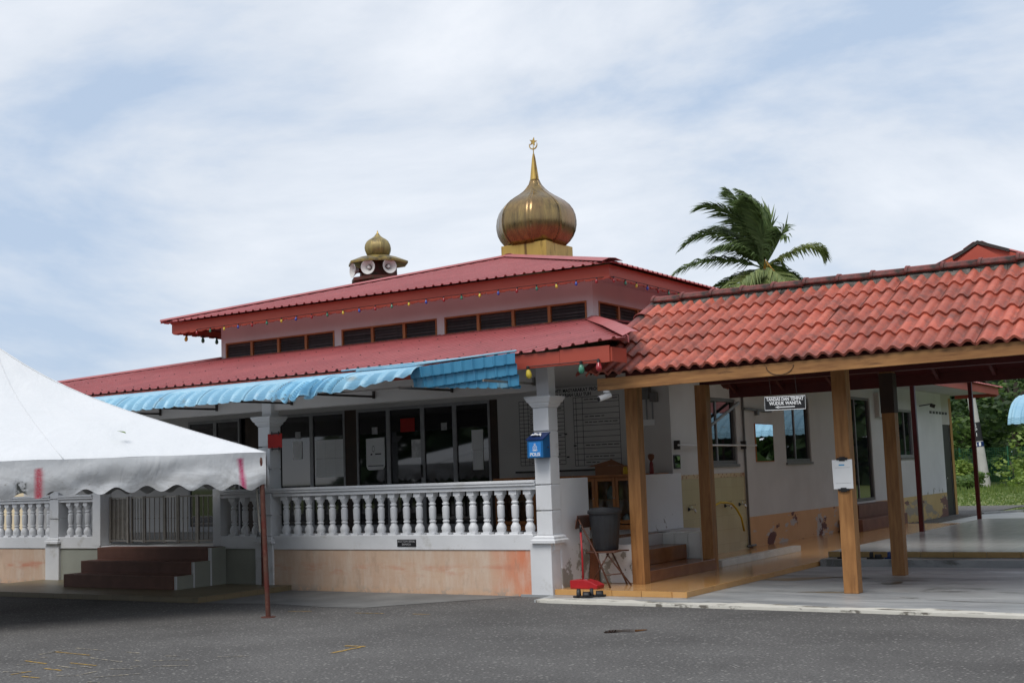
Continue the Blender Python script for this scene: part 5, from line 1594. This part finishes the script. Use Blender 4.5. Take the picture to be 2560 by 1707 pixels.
MB().box(AX - 0.02, AX + 0.008, 38.2, 38.46, 0.0, 3.4).build('corner_trim', MT['edge_tile'], an)
# ablution wall tiles and border
MB().box(AX, AX + 0.008, 19.06, 22.15, 0.098, 1.425).build('tiled_panel', MT['beige_tile'], an)
MB().box(AX, AX + 0.010, 19.06, 22.15, 1.427, 1.50).build('tile_border', MT['border'], an)
kb = MB().box(-7.86, -7.74, 17.95, 21.4, 0.098, 0.20).build('trough_kerb', MT['white_tile'], an)
kme = MB().box(-0.004, 0.004, -0.142, 0.142, -0.048, 0.048).mesh('kerb_tile'); kme.materials.append(MT['white_tile'])
yy = 18.1
while yy < 21.3:
    inst('kerb_tile', kme, (-7.735, yy, 0.15), kb); yy += 0.29
def window(a, b, z0, z1, splits, mt, glass, sill=True):
    fo = MB().box(AX - 0.10, AX - 0.02, a, a + 0.06, z0, z1).box(AX - 0.10, AX - 0.02, b - 0.06, b, z0, z1).box(AX - 0.10, AX - 0.02, a + 0.06, b - 0.06, z1 - 0.06, z1).box(AX - 0.10, AX - 0.02, a + 0.06, b - 0.06, z0, z0 + 0.07).build('window_frame', mt, an)
    ys = [a + 0.06] + [a + (b - a) * s for s in splits] + [b - 0.06]
    for i in range(len(ys) - 1):
        MB().box(AX - 0.065, AX - 0.06, ys[i] + 0.02, ys[i + 1] - 0.02, z0 + 0.07, z1 - 0.06).build('pane', glass, fo)
        if i: MB().box(AX - 0.08, AX - 0.04, ys[i] - 0.022, ys[i] + 0.022, z0 + 0.07, z1 - 0.06).build('mullion', MT['alu'], fo)
    if sill: MB().box(AX - 0.02, AX + 0.03, a - 0.03, b + 0.03, z0 - 0.05, z0 - 0.002).build('sill', MT['alu_dark'], fo)
window(20.30, 21.88, 1.66, 2.86, [0.48], MT['alu_dark'], MT['glass_win'])
window(24.42, 25.93, 1.66, 3.0, [0.45], MT['alu_dark'], MT['glass_win'])
window(28.35, 30.33, 0.70, 3.15, [0.45], MT['alu_dark'], MT['glass_win'], False)
window(32.75, 34.1, 1.70, 2.95, [0.5], MT['alu'], MT['glass_win'])
bd = MB().box(AX - 0.10, AX - 0.03, 37.30, 38.2, 0.0, 2.62).build('back_door', MT['black'], an)
MB().lathe([(0.03, 0), (0.03, 0.05)], 8, (AX - 0.0, 37.45, 1.05)).build('door_knob', MT['chrome'], bd)
ap_ = MB().box(-8.98, -8.45, 27.4, 31.0, 0.10, 0.36).build('entrance_step', MT['step_red'], an, bevel=0.005)
MB().box(-8.98, -8.70, 28.0, 30.6, 0.362, 0.66).build('step', MT['step_red'], ap_, bevel=0.005)
# annex roof: slope towards +X with red fascia
MB().box(-7.74, -7.70, 19.8, 38.9, 3.44, 3.66).build('fascia_board', MT['fascia_red'], an)
MB().box(-8.95, -7.74, 38.86, 38.9, 3.40, 3.66).build('fascia_board', MT['fascia_red'], an)
corrugated('annex_roof', (-7.60, 18.6), (0, 1), 20.5, (-1, 0), 4.4, 3.66, 0.95, 0, 20.5, 0.195, MT['sheet_red'], an)
MB().box(-12.0, -7.75, 19.3, 38.8, 3.50, 3.53).build('eave_soffit', MT['ceiling'], an)
# conduits and ducts on the wall
MB().tube([(AX + 0.03, 22.17, 0.15), (AX + 0.03, 22.17, 3.3)], 0.022, 8).tube([(AX + 0.03, 22.05, 0.14), (AX + 0.03, 22.45, 0.14)], 0.022, 8).build('drain_pipe', MT['alu_dark'], an, smooth=True)
MB().bar((AX + 0.03, 22.2, 2.69), (AX + 0.03, 23.6, 2.67), 0.05, 0.05).bar((AX + 0.04, 22.85, 2.58), (AX + 0.04, 22.85, 2.68), 0.06, 0.1).build('cable_trunk', MT['alu_dark'], an)
MB().bar((AX + 0.05, 20.6, 2.35), (AX + 0.05, 21.95, 2.80), 0.03, 0.045).build('diagonal_conduit', MT['alu'], an)
MB().box(AX, AX + 0.12, 30.72, 31.35, 2.70, 3.30).build('vent_box', MT['grey_wall'], an)
for i in range(6):
    MB().box(AX - 0.0, AX + 0.012, 35.95 + i * 0.35, 36.17 + i * 0.35, 2.91, 2.98).build('vent_slot', MT['black'], an)
MB().bar((AX, 34.9, 3.09), (AX + 0.30, 34.9, 3.12), 0.03, 0.03).bar((AX + 0.3, 34.9, 3.10), (AX + 0.42, 34.92, 3.05), 0.1, 0.1).build('wall_lamp', MT['dark_metal'], an)
# loose fittings on the annex wall
mr = thing('wall_mirror', 'tall frameless mirror on the annex wall between two windows', 'mirror', (AX, 23.2, 2.05))
MB().box(AX + 0.002, AX + 0.018, 22.76, 23.70, 1.685, 2.425).build('backing', MT['frame_wood'], mr)
MB().box(AX + 0.0185, AX + 0.022, 22.775, 23.685, 1.70, 2.41).build('mirror_glass', MT['mirror'], mr)
sm = thing('wall_mirror', 'small dark rimmed mirror above the ablution taps by the corner', 'mirror', (AX, 19.2, 1.7))
MB().box(AX + 0.002, AX + 0.015, 19.09, 19.34, 1.61, 1.84).build('backing', MT['black'], sm)
MB().box(AX + 0.0155, AX + 0.02, 19.11, 19.32, 1.63, 1.82).build('mirror_glass', MT['mirror'], sm)
tr_ = thing('towel_rail', 'long thin steel towel rail along the ablution wall', 'rail', (AX, 20.9, 2.0))
MB().tube([(AX + 0.09, 19.12, 2.0), (AX + 0.09, 22.6, 2.0)], 0.017, 8).build('rail', MT['cctv'], tr_, smooth=True)
for y in (19.16, 22.06):
    MB().box(AX, AX + 0.10, y - 0.02, y + 0.02, 1.93, 2.08).build('rail_bracket', MT['dark_metal'], tr_)
def tap(y, label):
    t_ = thing('tap', label, 'tap', (AX, y, 0.92), 'ablution taps')
    z = 0.92
    MB().tube([(AX + 0.008, y, z), (AX + 0.10, y, z), (AX + 0.13, y, z - 0.015), (AX + 0.14, y, z - 0.06)], 0.016, 8).build('spout', MT['chrome'], t_, smooth=True)
    MB().tube([(AX + 0.07, y, z + 0.01), (AX + 0.07, y, z + 0.06)], 0.010, 8).bar((AX + 0.02, y, z + 0.065), (AX + 0.14, y, z + 0.075), 0.02, 0.014).build('lever', MT['chrome'], t_)
    MB().tube([(AX + 0.006, y, z), (AX + 0.02, y, z)], 0.032, 12).build('wall_flange', MT['black'], t_)
tap(19.58, 'chrome tap left of the dark timber post')
tap(21.13, 'chrome tap carrying the yellow hose')
tap(21.80, 'rightmost chrome tap near the drain pipe')
hs = [(AX + 0.14, 21.13, 0.86)]
hose_pts = [(AX + 0.16, 21.6, 0.45), (AX + 0.18, 21.45, 0.70), (AX + 0.18, 21.25, 0.86), (AX + 0.20, 21.0, 0.96), (AX + 0.2, 20.75, 0.99), (AX + 0.2, 20.5, 1.0), (AX + 0.18, 20.25, 0.95), (AX + 0.15, 20.1, 0.8)]
tag(MB().tube(hose_pts, 0.02, 8).build('hose', MT['hose'], None, smooth=True), 'yellow garden hose looped over the ablution taps', 'hose')
br = thing('brush_holder', 'dark red bottle holding a brush on the white parapet', 'brush', (-8.92, 18.1, 1.535))
MB().lathe([(0.035, 1.536), (0.037, 1.60), (0.03, 1.70), (0.02, 1.74)], 12, (-8.92, 18.10, 0)).build('bottle', MT['skin_brush'], br, smooth=True)
MB().lathe([(0.012, 1.74), (0.05, 1.79), (0.055, 1.84), (0.03, 1.86)], 10, (-8.92, 18.10, 0)).build('bristles', MT['plank'], br)
eb = thing('meter_box', 'dark electric box with twin conduits high on the wall by the post', 'electric box', (-9.35, YW, 2.7))
MB().box(-9.48, -9.33, YW - 0.12, YW - 0.001, 2.79, 3.05).box(-9.32, -9.20, YW - 0.10, YW - 0.001, 2.74, 2.90).build('box', MT['alu_dark'], eb)
MB().tube([(-9.42, YW - 0.02, 2.79), (-9.42, YW - 0.02, 2.45)], 0.012, 6).tube([(-9.31, YW - 0.02, 2.75), (-9.31, YW - 0.02, 2.45)], 0.012, 6).build('conduit', MT['alu'], eb)
MB().box(-9.48, -9.29, YW - 0.04, YW - 0.001, 2.35, 2.45).build('socket', MT['cctv'], eb)

# ================================================================== RED GABLED PAVILION over the platform
pv = thing('pavilion', 'red gable roofed pavilion on slim dark red posts behind the tiled canopy', 'pavilion', (-4.0, 25, 0.2))
GX = -4.04
for y in (25.14, 30.15):
    for x in (-6.59, -1.49):
        MB().bar((x, y, 0.20), (x, y, 3.66), 0.085, 0.085).build('post', MT['pole_red'], pv)
for x in (-6.59, -1.49):
    MB().bar((x, 19.9, 3.70), (x, 30.4, 3.70), 0.08, 0.12).build('eave_beam', MT['pole_red'], pv)
gz = 4.76
MB().prism([(-7.0, 3.62), (-1.08, 3.62), (GX, gz + 0.05)], lambda u, v, w: (u, w, v), 19.80, 19.84).build('gable_wall', MT['fascia_red'], pv)
for s in (-1, 1):
    MB().bar((GX - 0.02 * s, 19.77, gz + 0.02), (GX + s * 3.05, 19.77, 3.60), 0.03, 0.14, (0, 0, 1)).build('barge_board', MT['fascia_red'], pv)
    corrugated('roof_slope', (GX + s * 3.2, 19.75), (0, 1), 10.9, (-s, 0), 3.2, 3.60, 1.28, 0, 10.9, 0.195, MT['sheet_red'], pv)
MB().prism([(GX - 0.38, gz - 0.07), (GX, gz + 0.14), (GX + 0.44, gz - 0.04), (GX + 0.44, gz - 0.09), (GX, gz + 0.085), (GX - 0.38, gz - 0.12)], lambda u, v, w: (u, w, v), 19.70, 19.795).build('ridge_end', MT['dark_metal'], pv)
MB().prism([(GX - 0.5, gz - 0.26), (GX, gz + 0.07), (GX + 0.5, gz - 0.26)], lambda u, v, w: (u, w, v), 19.715, 19.75).build('apex_gusset', MT['fascia_red'], pv)
capstrip('ridge_cap', [(GX, 19.72, gz + 0.105), (GX, 30.6, gz + 0.105)], 0.22, MT['sheet_red'], pv, 0.07)
MB().bar((GX, 19.79, 4.0), (GX, 19.79, gz - 0.1), 0.03, 0.02).build('king_board', MT['fascia_red'], pv)

# blue awning shelter at the right edge
bs = thing('awning_shelter', 'open shelter with sky blue curved awning at the right edge', 'shelter', (-4.0, 35, 0))
def bsh(u, v):
    x = -6.45 + u * 8.0
    prof_ = [(35.2, 3.22), (34.6, 3.12), (34.1, 2.98), (33.75, 2.80), (33.5, 2.60), (33.4, 2.42)]
    q = v * (len(prof_) - 1); i = min(int(q), len(prof_) - 2); s = q - i
    y = prof_[i][0] + (prof_[i + 1][0] - prof_[i][0]) * s
    z = prof_[i][1] + (prof_[i + 1][1] - prof_[i][1]) * s
    ph = (u * 8.0 / 0.23) % 1.0
    rb = max(0, 1 - abs(ph - 0.5) * 5)
    return (x, y - 0.03 * rb - 0.012 * (int(v * 40) % 2), z + 0.03 * rb)
MB().grid(bsh, 240, 40).build('awning_sheet', MT['awn'], bs, fix=False, solid=0.005)
MB().grid(lambda u, v: (-6.3 + 7.8 * u, 35.2 + 3.2 * v, 3.23 + 0.5 * v), 4, 4).build('shelter_roof', MT['ridge'], bs, solid=0.04)
for x in (-2.0, 1.2):
    for y in (35.4, 38.0):
        MB().tube([(x, y, -0.03), (x, y, 3.25)], 0.04, 8).build('post', MT['pole_red'], bs)

# ================================================================== BACKGROUND
# utility pole
up_ = thing('utility_pole', 'leaning pale concrete pole with black band beyond the lawn', 'pole', (-15.1, 71, -0.03))
p0, p1 = Vector((-15.05, 71.0, -0.03)), Vector((-15.75, 70.8, 8.4))
MB().tube([p0, p1], 0.2, 14, [0.27, 0.17]).build('shaft', MT['concrete_pole'], up_, smooth=True, auto=40)
q0, q1 = p0.lerp(p1, 0.305), p0.lerp(p1, 0.425)
MB().tube([q0, q1], 0.24, 14).build('black_band', MT['black'], up_, smooth=True, auto=40)
MB().tube([p0.lerp(p1, 0.27), p0.lerp(p1, 0.30)], 0.255, 14).build('blue_band', MT['pbox_dark'], up_, smooth=True, auto=40)
for i, chh in enumerate('SPI'):
    z = p0.lerp(p1, 0.405 - i * 0.03)
    text('lettering', chh, 0.28, (z.x + 0.02, z.y - 0.26, z.z), MT['print_white'], up_, rot=(PI / 2, 0, R(12)))
MB().box(-15.4, -15.1, 70.70, 70.74, 2.28, 2.48).build('white_label', MT['print_white'], up_)
# green wire fence
fn_ = thing('wire_fence', 'green wire mesh fence in front of the dark trees', 'fence', (-14, 74, -0.03))
fx = -30.0
while fx < 4:
    MB().bar((fx, 74.0, -0.05), (fx, 74.0, 2.25), 0.08, 0.08).build('fence_post', MT['fence_green'], fn_)
    fx += 2.6
wm_ = MB()
z = 0.1
while z < 2.2:
    wm_.box(-30, 4, 73.995, 74.005, z, z + 0.012); z += 0.12
x = -30
while x < 4:
    wm_.box(x, x + 0.012, 73.99, 74.0, 0.05, 2.2); x += 0.12
o = wm_.build('wire_mesh', MT['fence_green'], fn_, fix=False); o['kind'] = 'stuff'

def leaf_cloud(mb, rr, c, rad, n, size, squash=0.8):
    # leaf clumps through a lumpy volume
    lobes = [(Vector((rr.gauss(0, 0.5), rr.gauss(0, 0.5), rr.gauss(0, 0.45))), rr.uniform(0.35, 0.6)) for _ in range(9)]
    for _ in range(n):
        lc, lr = rr.choice(lobes)
        d = Vector((rr.gauss(0, 1), rr.gauss(0, 1), rr.gauss(0, 1))).normalized()
        p = lc + d * lr * (0.55 + 0.5 * rr.random() ** 0.5)
        p = Vector((c[0] + p.x * rad, c[1] + p.y * rad, c[2] + p.z * rad * squash))
        if p.z < 0.02: p.z = 0.02 + rr.random() * 0.1
        a = rr.uniform(0, 6.28); tl = rr.uniform(-0.9, 0.9)
        u = Vector((math.cos(a), math.sin(a), tl * 0.6)).normalized()
        w = u.cross(d if abs(u.dot(d)) < 0.9 else Vector((0, 0, 1))).normalized()
        s = size * rr.uniform(0.6, 1.4)
        mb.quad(p - u * s * 0.5, p + w * s * 0.28, p + u * s * 0.6, p - w * s * 0.28)
def tree(x, y, h, rad, label, mt, seed, n=2200, size=0.42, group='trees behind the wire fence'):
    rr = random.Random(seed)
    t_ = thing('tree', label, 'tree', (x, y, -0.03), group)
    mb = MB()
    top = Vector((x + rr.uniform(-0.4, 0.4), y, h * 0.6))
    mb.tube([(x, y, -0.05), (x + 0.1, y, h * 0.3), top], 0.2, 8, [0.03 * h, 0.022 * h, 0.014 * h])
    for k in range(5):
        a = rr.uniform(0, 6.28)
        mb.tube([(x + 0.1, y, h * rr.uniform(0.3, 0.5)), (x + rad * 0.5 * math.cos(a), y + rad * 0.5 * math.sin(a), h * 0.65)], 0.08, 6, [0.012 * h, 0.004 * h])
    mb.build('trunk', MT['bark'], t_)
    mb = MB()
    leaf_cloud(mb, rr, (x, y, h * 0.68), rad, int(n * 0.7), size, 1.0)
    leaf_cloud(mb, rr, (x + rr.uniform(-1, 1) * rad * 0.4, y - rad * 0.3, h * 0.4), rad * 0.8, int(n * 0.4), size, 0.9)
    mb.build('crown', mt, t_, fix=False)
tree(-19.5, 78, 9.5, 3.6, 'dark tree directly behind the white end wall of the annex', MT['leaf_dark'], 1)
tree(-15.5, 82, 10.5, 4.0, 'tall green tree behind the leaning pole', MT['leaf'], 2)
tree(-11.0, 79, 9.0, 3.6, 'dark tree right of the leaning pole', MT['leaf_dark'], 3)
tree(-7.5, 84, 10.5, 4.0, 'tall tree above the blue awning at the right edge', MT['leaf'], 4)
tree(-23.5, 84, 10.5, 4.0, 'tree mostly hidden behind the annex eave', MT['leaf'], 5)
tree(-3.5, 79, 9.5, 3.8, 'dark tree at the extreme right edge', MT['leaf_dark'], 6)
tree(-17.8, 75.5, 4.6, 1.9, 'low bright tree beside the corner of the annex', MT['leaf'], 7, 1100, 0.36)
tree(-12.6, 88, 11.0, 4.2, 'tallest tree in the second row behind the pole', MT['leaf_dark'], 8)
def shrub(x, y, h, rad, label, mt, seed, n=700, size=0.22):
    rr = random.Random(seed)
    t_ = thing('shrub', label, 'shrub', (x, y, -0.03), 'shrubs along the wire fence')
    mb = MB()
    for k in range(5):
        a = rr.uniform(0, 6.28)
        mb.tube([(x, y, -0.05), (x + rad * 0.4 * math.cos(a), y + rad * 0.4 * math.sin(a), h * 0.7)], 0.03, 5, [0.03, 0.01])
    mb.build('stem', MT['bark'], t_)
    mb = MB()
    leaf_cloud(mb, rr, (x, y, h * 0.5), rad, n, size, h / rad * 0.55)
    mb.build('foliage', mt, t_, fix=False)
shrub(-13.2, 70.5, 2.0, 1.2, 'bright yellow green shrub right of the pole foot', MT['leaf_light'], 11)
shrub(-16.4, 71.8, 1.8, 0.9, 'pale shrub between the red post and the leaning pole', MT['leaf_light'], 12)
shrub(-11.2, 71.5, 2.6, 1.4, 'tall light green bush under the blue awning', MT['leaf'], 13)
shrub(-17.9, 72.2, 1.7, 1.0, 'green shrub by the annex back door', MT['leaf'], 14)
shrub(-9.6, 70.5, 1.7, 1.3, 'leafy shrub at the right edge of the lawn', MT['leaf'], 15)
shrub(-15.0, 68.0, 0.8, 1.0, 'low tuft at the foot of the leaning pole', MT['leaf'], 16)
shrub(-12.0, 68.2, 0.9, 1.2, 'low tuft in front of the yellow green shrub', MT['leaf_light'], 17)
# lawn grass blades
gm = MB()
rg = random.Random(4)
for i in range(9000):
    y = 45 + 28 * rg.random() ** 0.8
    x = -y * rg.uniform(0.10, 0.32) + 2
    h = rg.uniform(0.02, 0.07) * (1 + (y > 62) * 3.0); a = rg.uniform(0, 6.28); w = 0.05
    gm.quad((x - w * math.cos(a), y - w * math.sin(a), -0.03), (x + w * math.cos(a), y + w * math.sin(a), -0.03), (x + rg.uniform(-0.05, 0.05), y + rg.uniform(-0.05, 0.05), h))
for i in range(2500):
    y = rg.uniform(39.6, 43); x = rg.uniform(-7.8, -4.6)
    h = rg.uniform(0.03, 0.08); a = rg.uniform(0, 6.28); w = 0.03
    gm.quad((x - w * math.cos(a), y - w * math.sin(a), -0.03), (x + w * math.cos(a), y + w * math.sin(a), -0.03), (x, y, h))
tag(gm.build('grass', MT['grass'], None, fix=False), 'rough green grass between the platform and the wire fence', 'grass', kind='stuff')
# woodland: a far mass behind and around (right of frame and behind the viewer, seen in the glass)
wd = MB()
rw = random.Random(21)
def belt(x0, y0, x1, y1, h, n, size):
    for _ in range(n):
        s = rw.random()
        d = rw.uniform(-2.5, 2.5)
        x = x0 + (x1 - x0) * s + d * (y1 - y0) / 100; y = y0 + (y1 - y0) * s + d
        hh = h * (0.75 + 0.25 * math.sin(s * 31) * math.sin(s * 77 + 1))
        z = rw.random() ** 0.8 * hh
        p = Vector((x + rw.gauss(0, 1), y + rw.gauss(0, 1), z))
        u = Vector((rw.gauss(0, 1), rw.gauss(0, 1), rw.gauss(0, 1))).normalized()
        w = u.cross(Vector((rw.gauss(0, 1), rw.gauss(0, 1), rw.gauss(0, 1)))).normalized()
        sz = size * rw.uniform(0.6, 1.4)
        wd.quad(p - u * sz, p + w * sz * 0.6, p + u * sz, p - w * sz * 0.6)
belt(-32, 92, 30, 92, 11.5, 7000, 0.8)
belt(30, 90, 46, 20, 13, 5000, 0.9)
belt(46, 20, 40, -30, 13, 3500, 0.9)
belt(40, -32, -60, -34, 12, 8000, 0.9)
tag(wd.build('woodland', MT['leaf_dark'], None, fix=False), 'dense dark green woodland closing off the far side of the lawn', 'woodland', kind='stuff')
# cream wall glimpsed through the left balusters
hw = thing('boundary_wall', 'sunlit cream wall seen through the balusters at the left edge', 'wall', (-40, 30, 0))
MB().box(-48, -34, 31, 31.2, -0.03, 2.4).build('wall_panel', MT['cream'], hw)
MB().box(-48, -34, 30.95, 31.25, 2.4, 2.48).build('coping', MT['white'], hw)

# coconut palm
PCN = Vector((-20.84, 55.0, 10.75))
pa = thing('coconut_palm', 'coconut palm with wind swept fronds behind the tiled ridge', 'palm', (PCN.x + 0.6, 55.0, -0.03))
MB().tube([(PCN.x + 0.6, 55, -0.05), (PCN.x + 0.3, 55, 4), (PCN.x + 0.05, 55, 8), (PCN.x, 55, 10.7)], 0.2, 10, [0.24, 0.17, 0.15, 0.13]).build('trunk', MT['bark'], pa, smooth=True)
CR = Vector((math.cos(YAW), -math.sin(YAW), 0)); CF = Vector((math.sin(YAW), math.cos(YAW), 0)); ZU = Vector((0, 0, 1))
K = 0.00400
def bez(P, t):
    n = len(P) - 1
    q = [Vector(p) for p in P]
    while len(q) > 1:
        q = [a.lerp(b, t) for a, b in zip(q, q[1:])]
    return q[0]
def frond(pts, depth, mt, seed, L=1.05, n=58, wind=0.35, droop=0.55):
    rr = random.Random(seed)
    P = []
    for i, (x, y) in enumerate(pts):
        f = i / (len(pts) - 1)
        P.append(PCN + CR * ((x - 1225) * K) + ZU * ((1110 - y) * K) + CF * depth * f)
    ra = MB()
    line = [bez(P, i / 14) for i in range(15)]
    ra.tube(line, 0.02, 5, [0.045 - 0.039 * i / 14 for i in range(15)])
    mb = MB()
    mb.v += ra.v; mb.f += ra.f
    n = int(n * 1.35)
    for i in range(n):
        t_ = 0.08 + 0.92 * i / n
        p = bez(P, t_); tan = (bez(P, min(1, t_ + 0.02)) - bez(P, t_ - 0.02)).normalized()
        side = tan.cross(ZU)
        side = side.normalized() if side.length > 0.15 else CF
        lift_ = side.cross(tan).normalized()
        ll = L * 1.15 * (0.38 + 0.75 * math.sin(min(1.0, t_ * 1.08) * PI) ** 0.6) * (1 if t_ < 0.9 else 0.75)
        for s in (-1, 1):
            d = tan * 0.62 + side * s * rr.uniform(0.45, 0.75) + lift_ * rr.uniform(-0.05, 0.25) + CR * -wind * rr.uniform(0.5, 1.2)
            d.normalize()
            d2 = (d * 0.75 - ZU * droop * rr.uniform(0.5, 1.2) + CR * -wind * 0.5).normalized()
            w = d.cross(lift_).normalized() * 0.055
            a = p; b = p + d * ll * 0.5; c = b + d2 * ll * 0.55 * rr.uniform(0.7, 1.1)
            k0 = len(mb.v)
            mb.v += [tuple(a - w * 0.6), tuple(a + w * 0.6), tuple(b + w), tuple(b - w), tuple(c)]
            mb.f += [(k0, k0 + 1, k0 + 2, k0 + 3), (k0 + 3, k0 + 2, k0 + 4)]
    mb.build('frond', mt, pa, fix=False)
G, Lg = MT['palm_leaf'], MT['palm_light']
frond([(1220, 1100), (1180, 700), (1100, 350), (850, 130)], 0.3, G, 1, 1.2, 70, 0.5, 0.3)
frond([(1225, 1080), (1340, 650), (1360, 260), (1000, 110)], 0.9, G, 2, 1.1, 70, 0.5, 0.5)
frond([(1210, 1080), (1060, 620), (820, 230), (430, 430)], -0.4, G, 3, 1.15, 70, 0.35, 0.4)
frond([(1200, 1090), (960, 700), (640, 500), (260, 860)], 0.5, G, 4, 1.1, 66, 0.25, 0.6)
frond([(1200, 1100), (900, 980), (480, 930), (120, 1190)], -0.3, G, 5, 1.0, 62, 0.2, 0.8)
frond([(1260, 1090), (1520, 930), (1960, 720), (1960, 1060)], 0.2, Lg, 6, 0.85, 64, 0.0, 1.0)
frond([(1225, 1130), (1080, 1160), (900, 1300), (760, 1420)], -1.9, Lg, 7, 1.1, 56, 0.1, 0.9)
frond([(1235, 1130), (1320, 1150), (1420, 1280), (1470, 1430)], -1.6, Lg, 8, 1.1, 56, 0.1, 0.9)
frond([(1300, 1130), (1480, 1100), (1600, 1260), (1760, 1400)], 0.5, G, 9, 0.9, 54, 0.0, 0.9)
frond([(1230, 1090), (1400, 850), (1480, 640), (1430, 780)], -0.5, G, 10, 0.95, 50, 0.5, 0.6)
frond([(1200, 1110), (1000, 1150), (820, 1220), (640, 1370)], 1.2, G, 11, 1.0, 54, 0.2, 0.8)
frond([(1215, 1085), (1100, 760), (930, 520), (700, 560)], 1.6, G, 12, 1.15, 62, 0.4, 0.5)
frond([(1220, 1090), (1230, 760), (1180, 480), (980, 330)], -1.2, G, 13, 1.2, 64, 0.6, 0.4)
frond([(1215, 1090), (1040, 900), (800, 830), (560, 960)], -1.2, G, 14, 1.05, 58, 0.3, 0.7)
frond([(1222, 1090), (1290, 800), (1300, 560), (1180, 380)], 1.5, G, 15, 1.1, 60, 0.5, 0.4)
frond([(1230, 1100), (1330, 1000), (1400, 1000), (1450, 1150)], 1.5, G, 16, 0.9, 40, 0.0, 0.9)
frond([(1225, 1120), (1180, 1200), (1140, 1350), (1100, 1500)], -1.4, Lg, 17, 1.05, 50, 0.1, 0.8)
for k in range(7):
    a = -0.6 + k * 0.22
    MB().tube([PCN, PCN + CR * 0.35 * math.sin(a + 0.7) + ZU * (0.35 - 0.1 * k) - CF * 0.3, PCN + CR * 0.6 * math.sin(a + 0.8) + ZU * (0.05 - 0.12 * k) - CF * 0.45], 0.02, 5).build('flower_stalk', MT['nut'], pa)
rounded_c = None
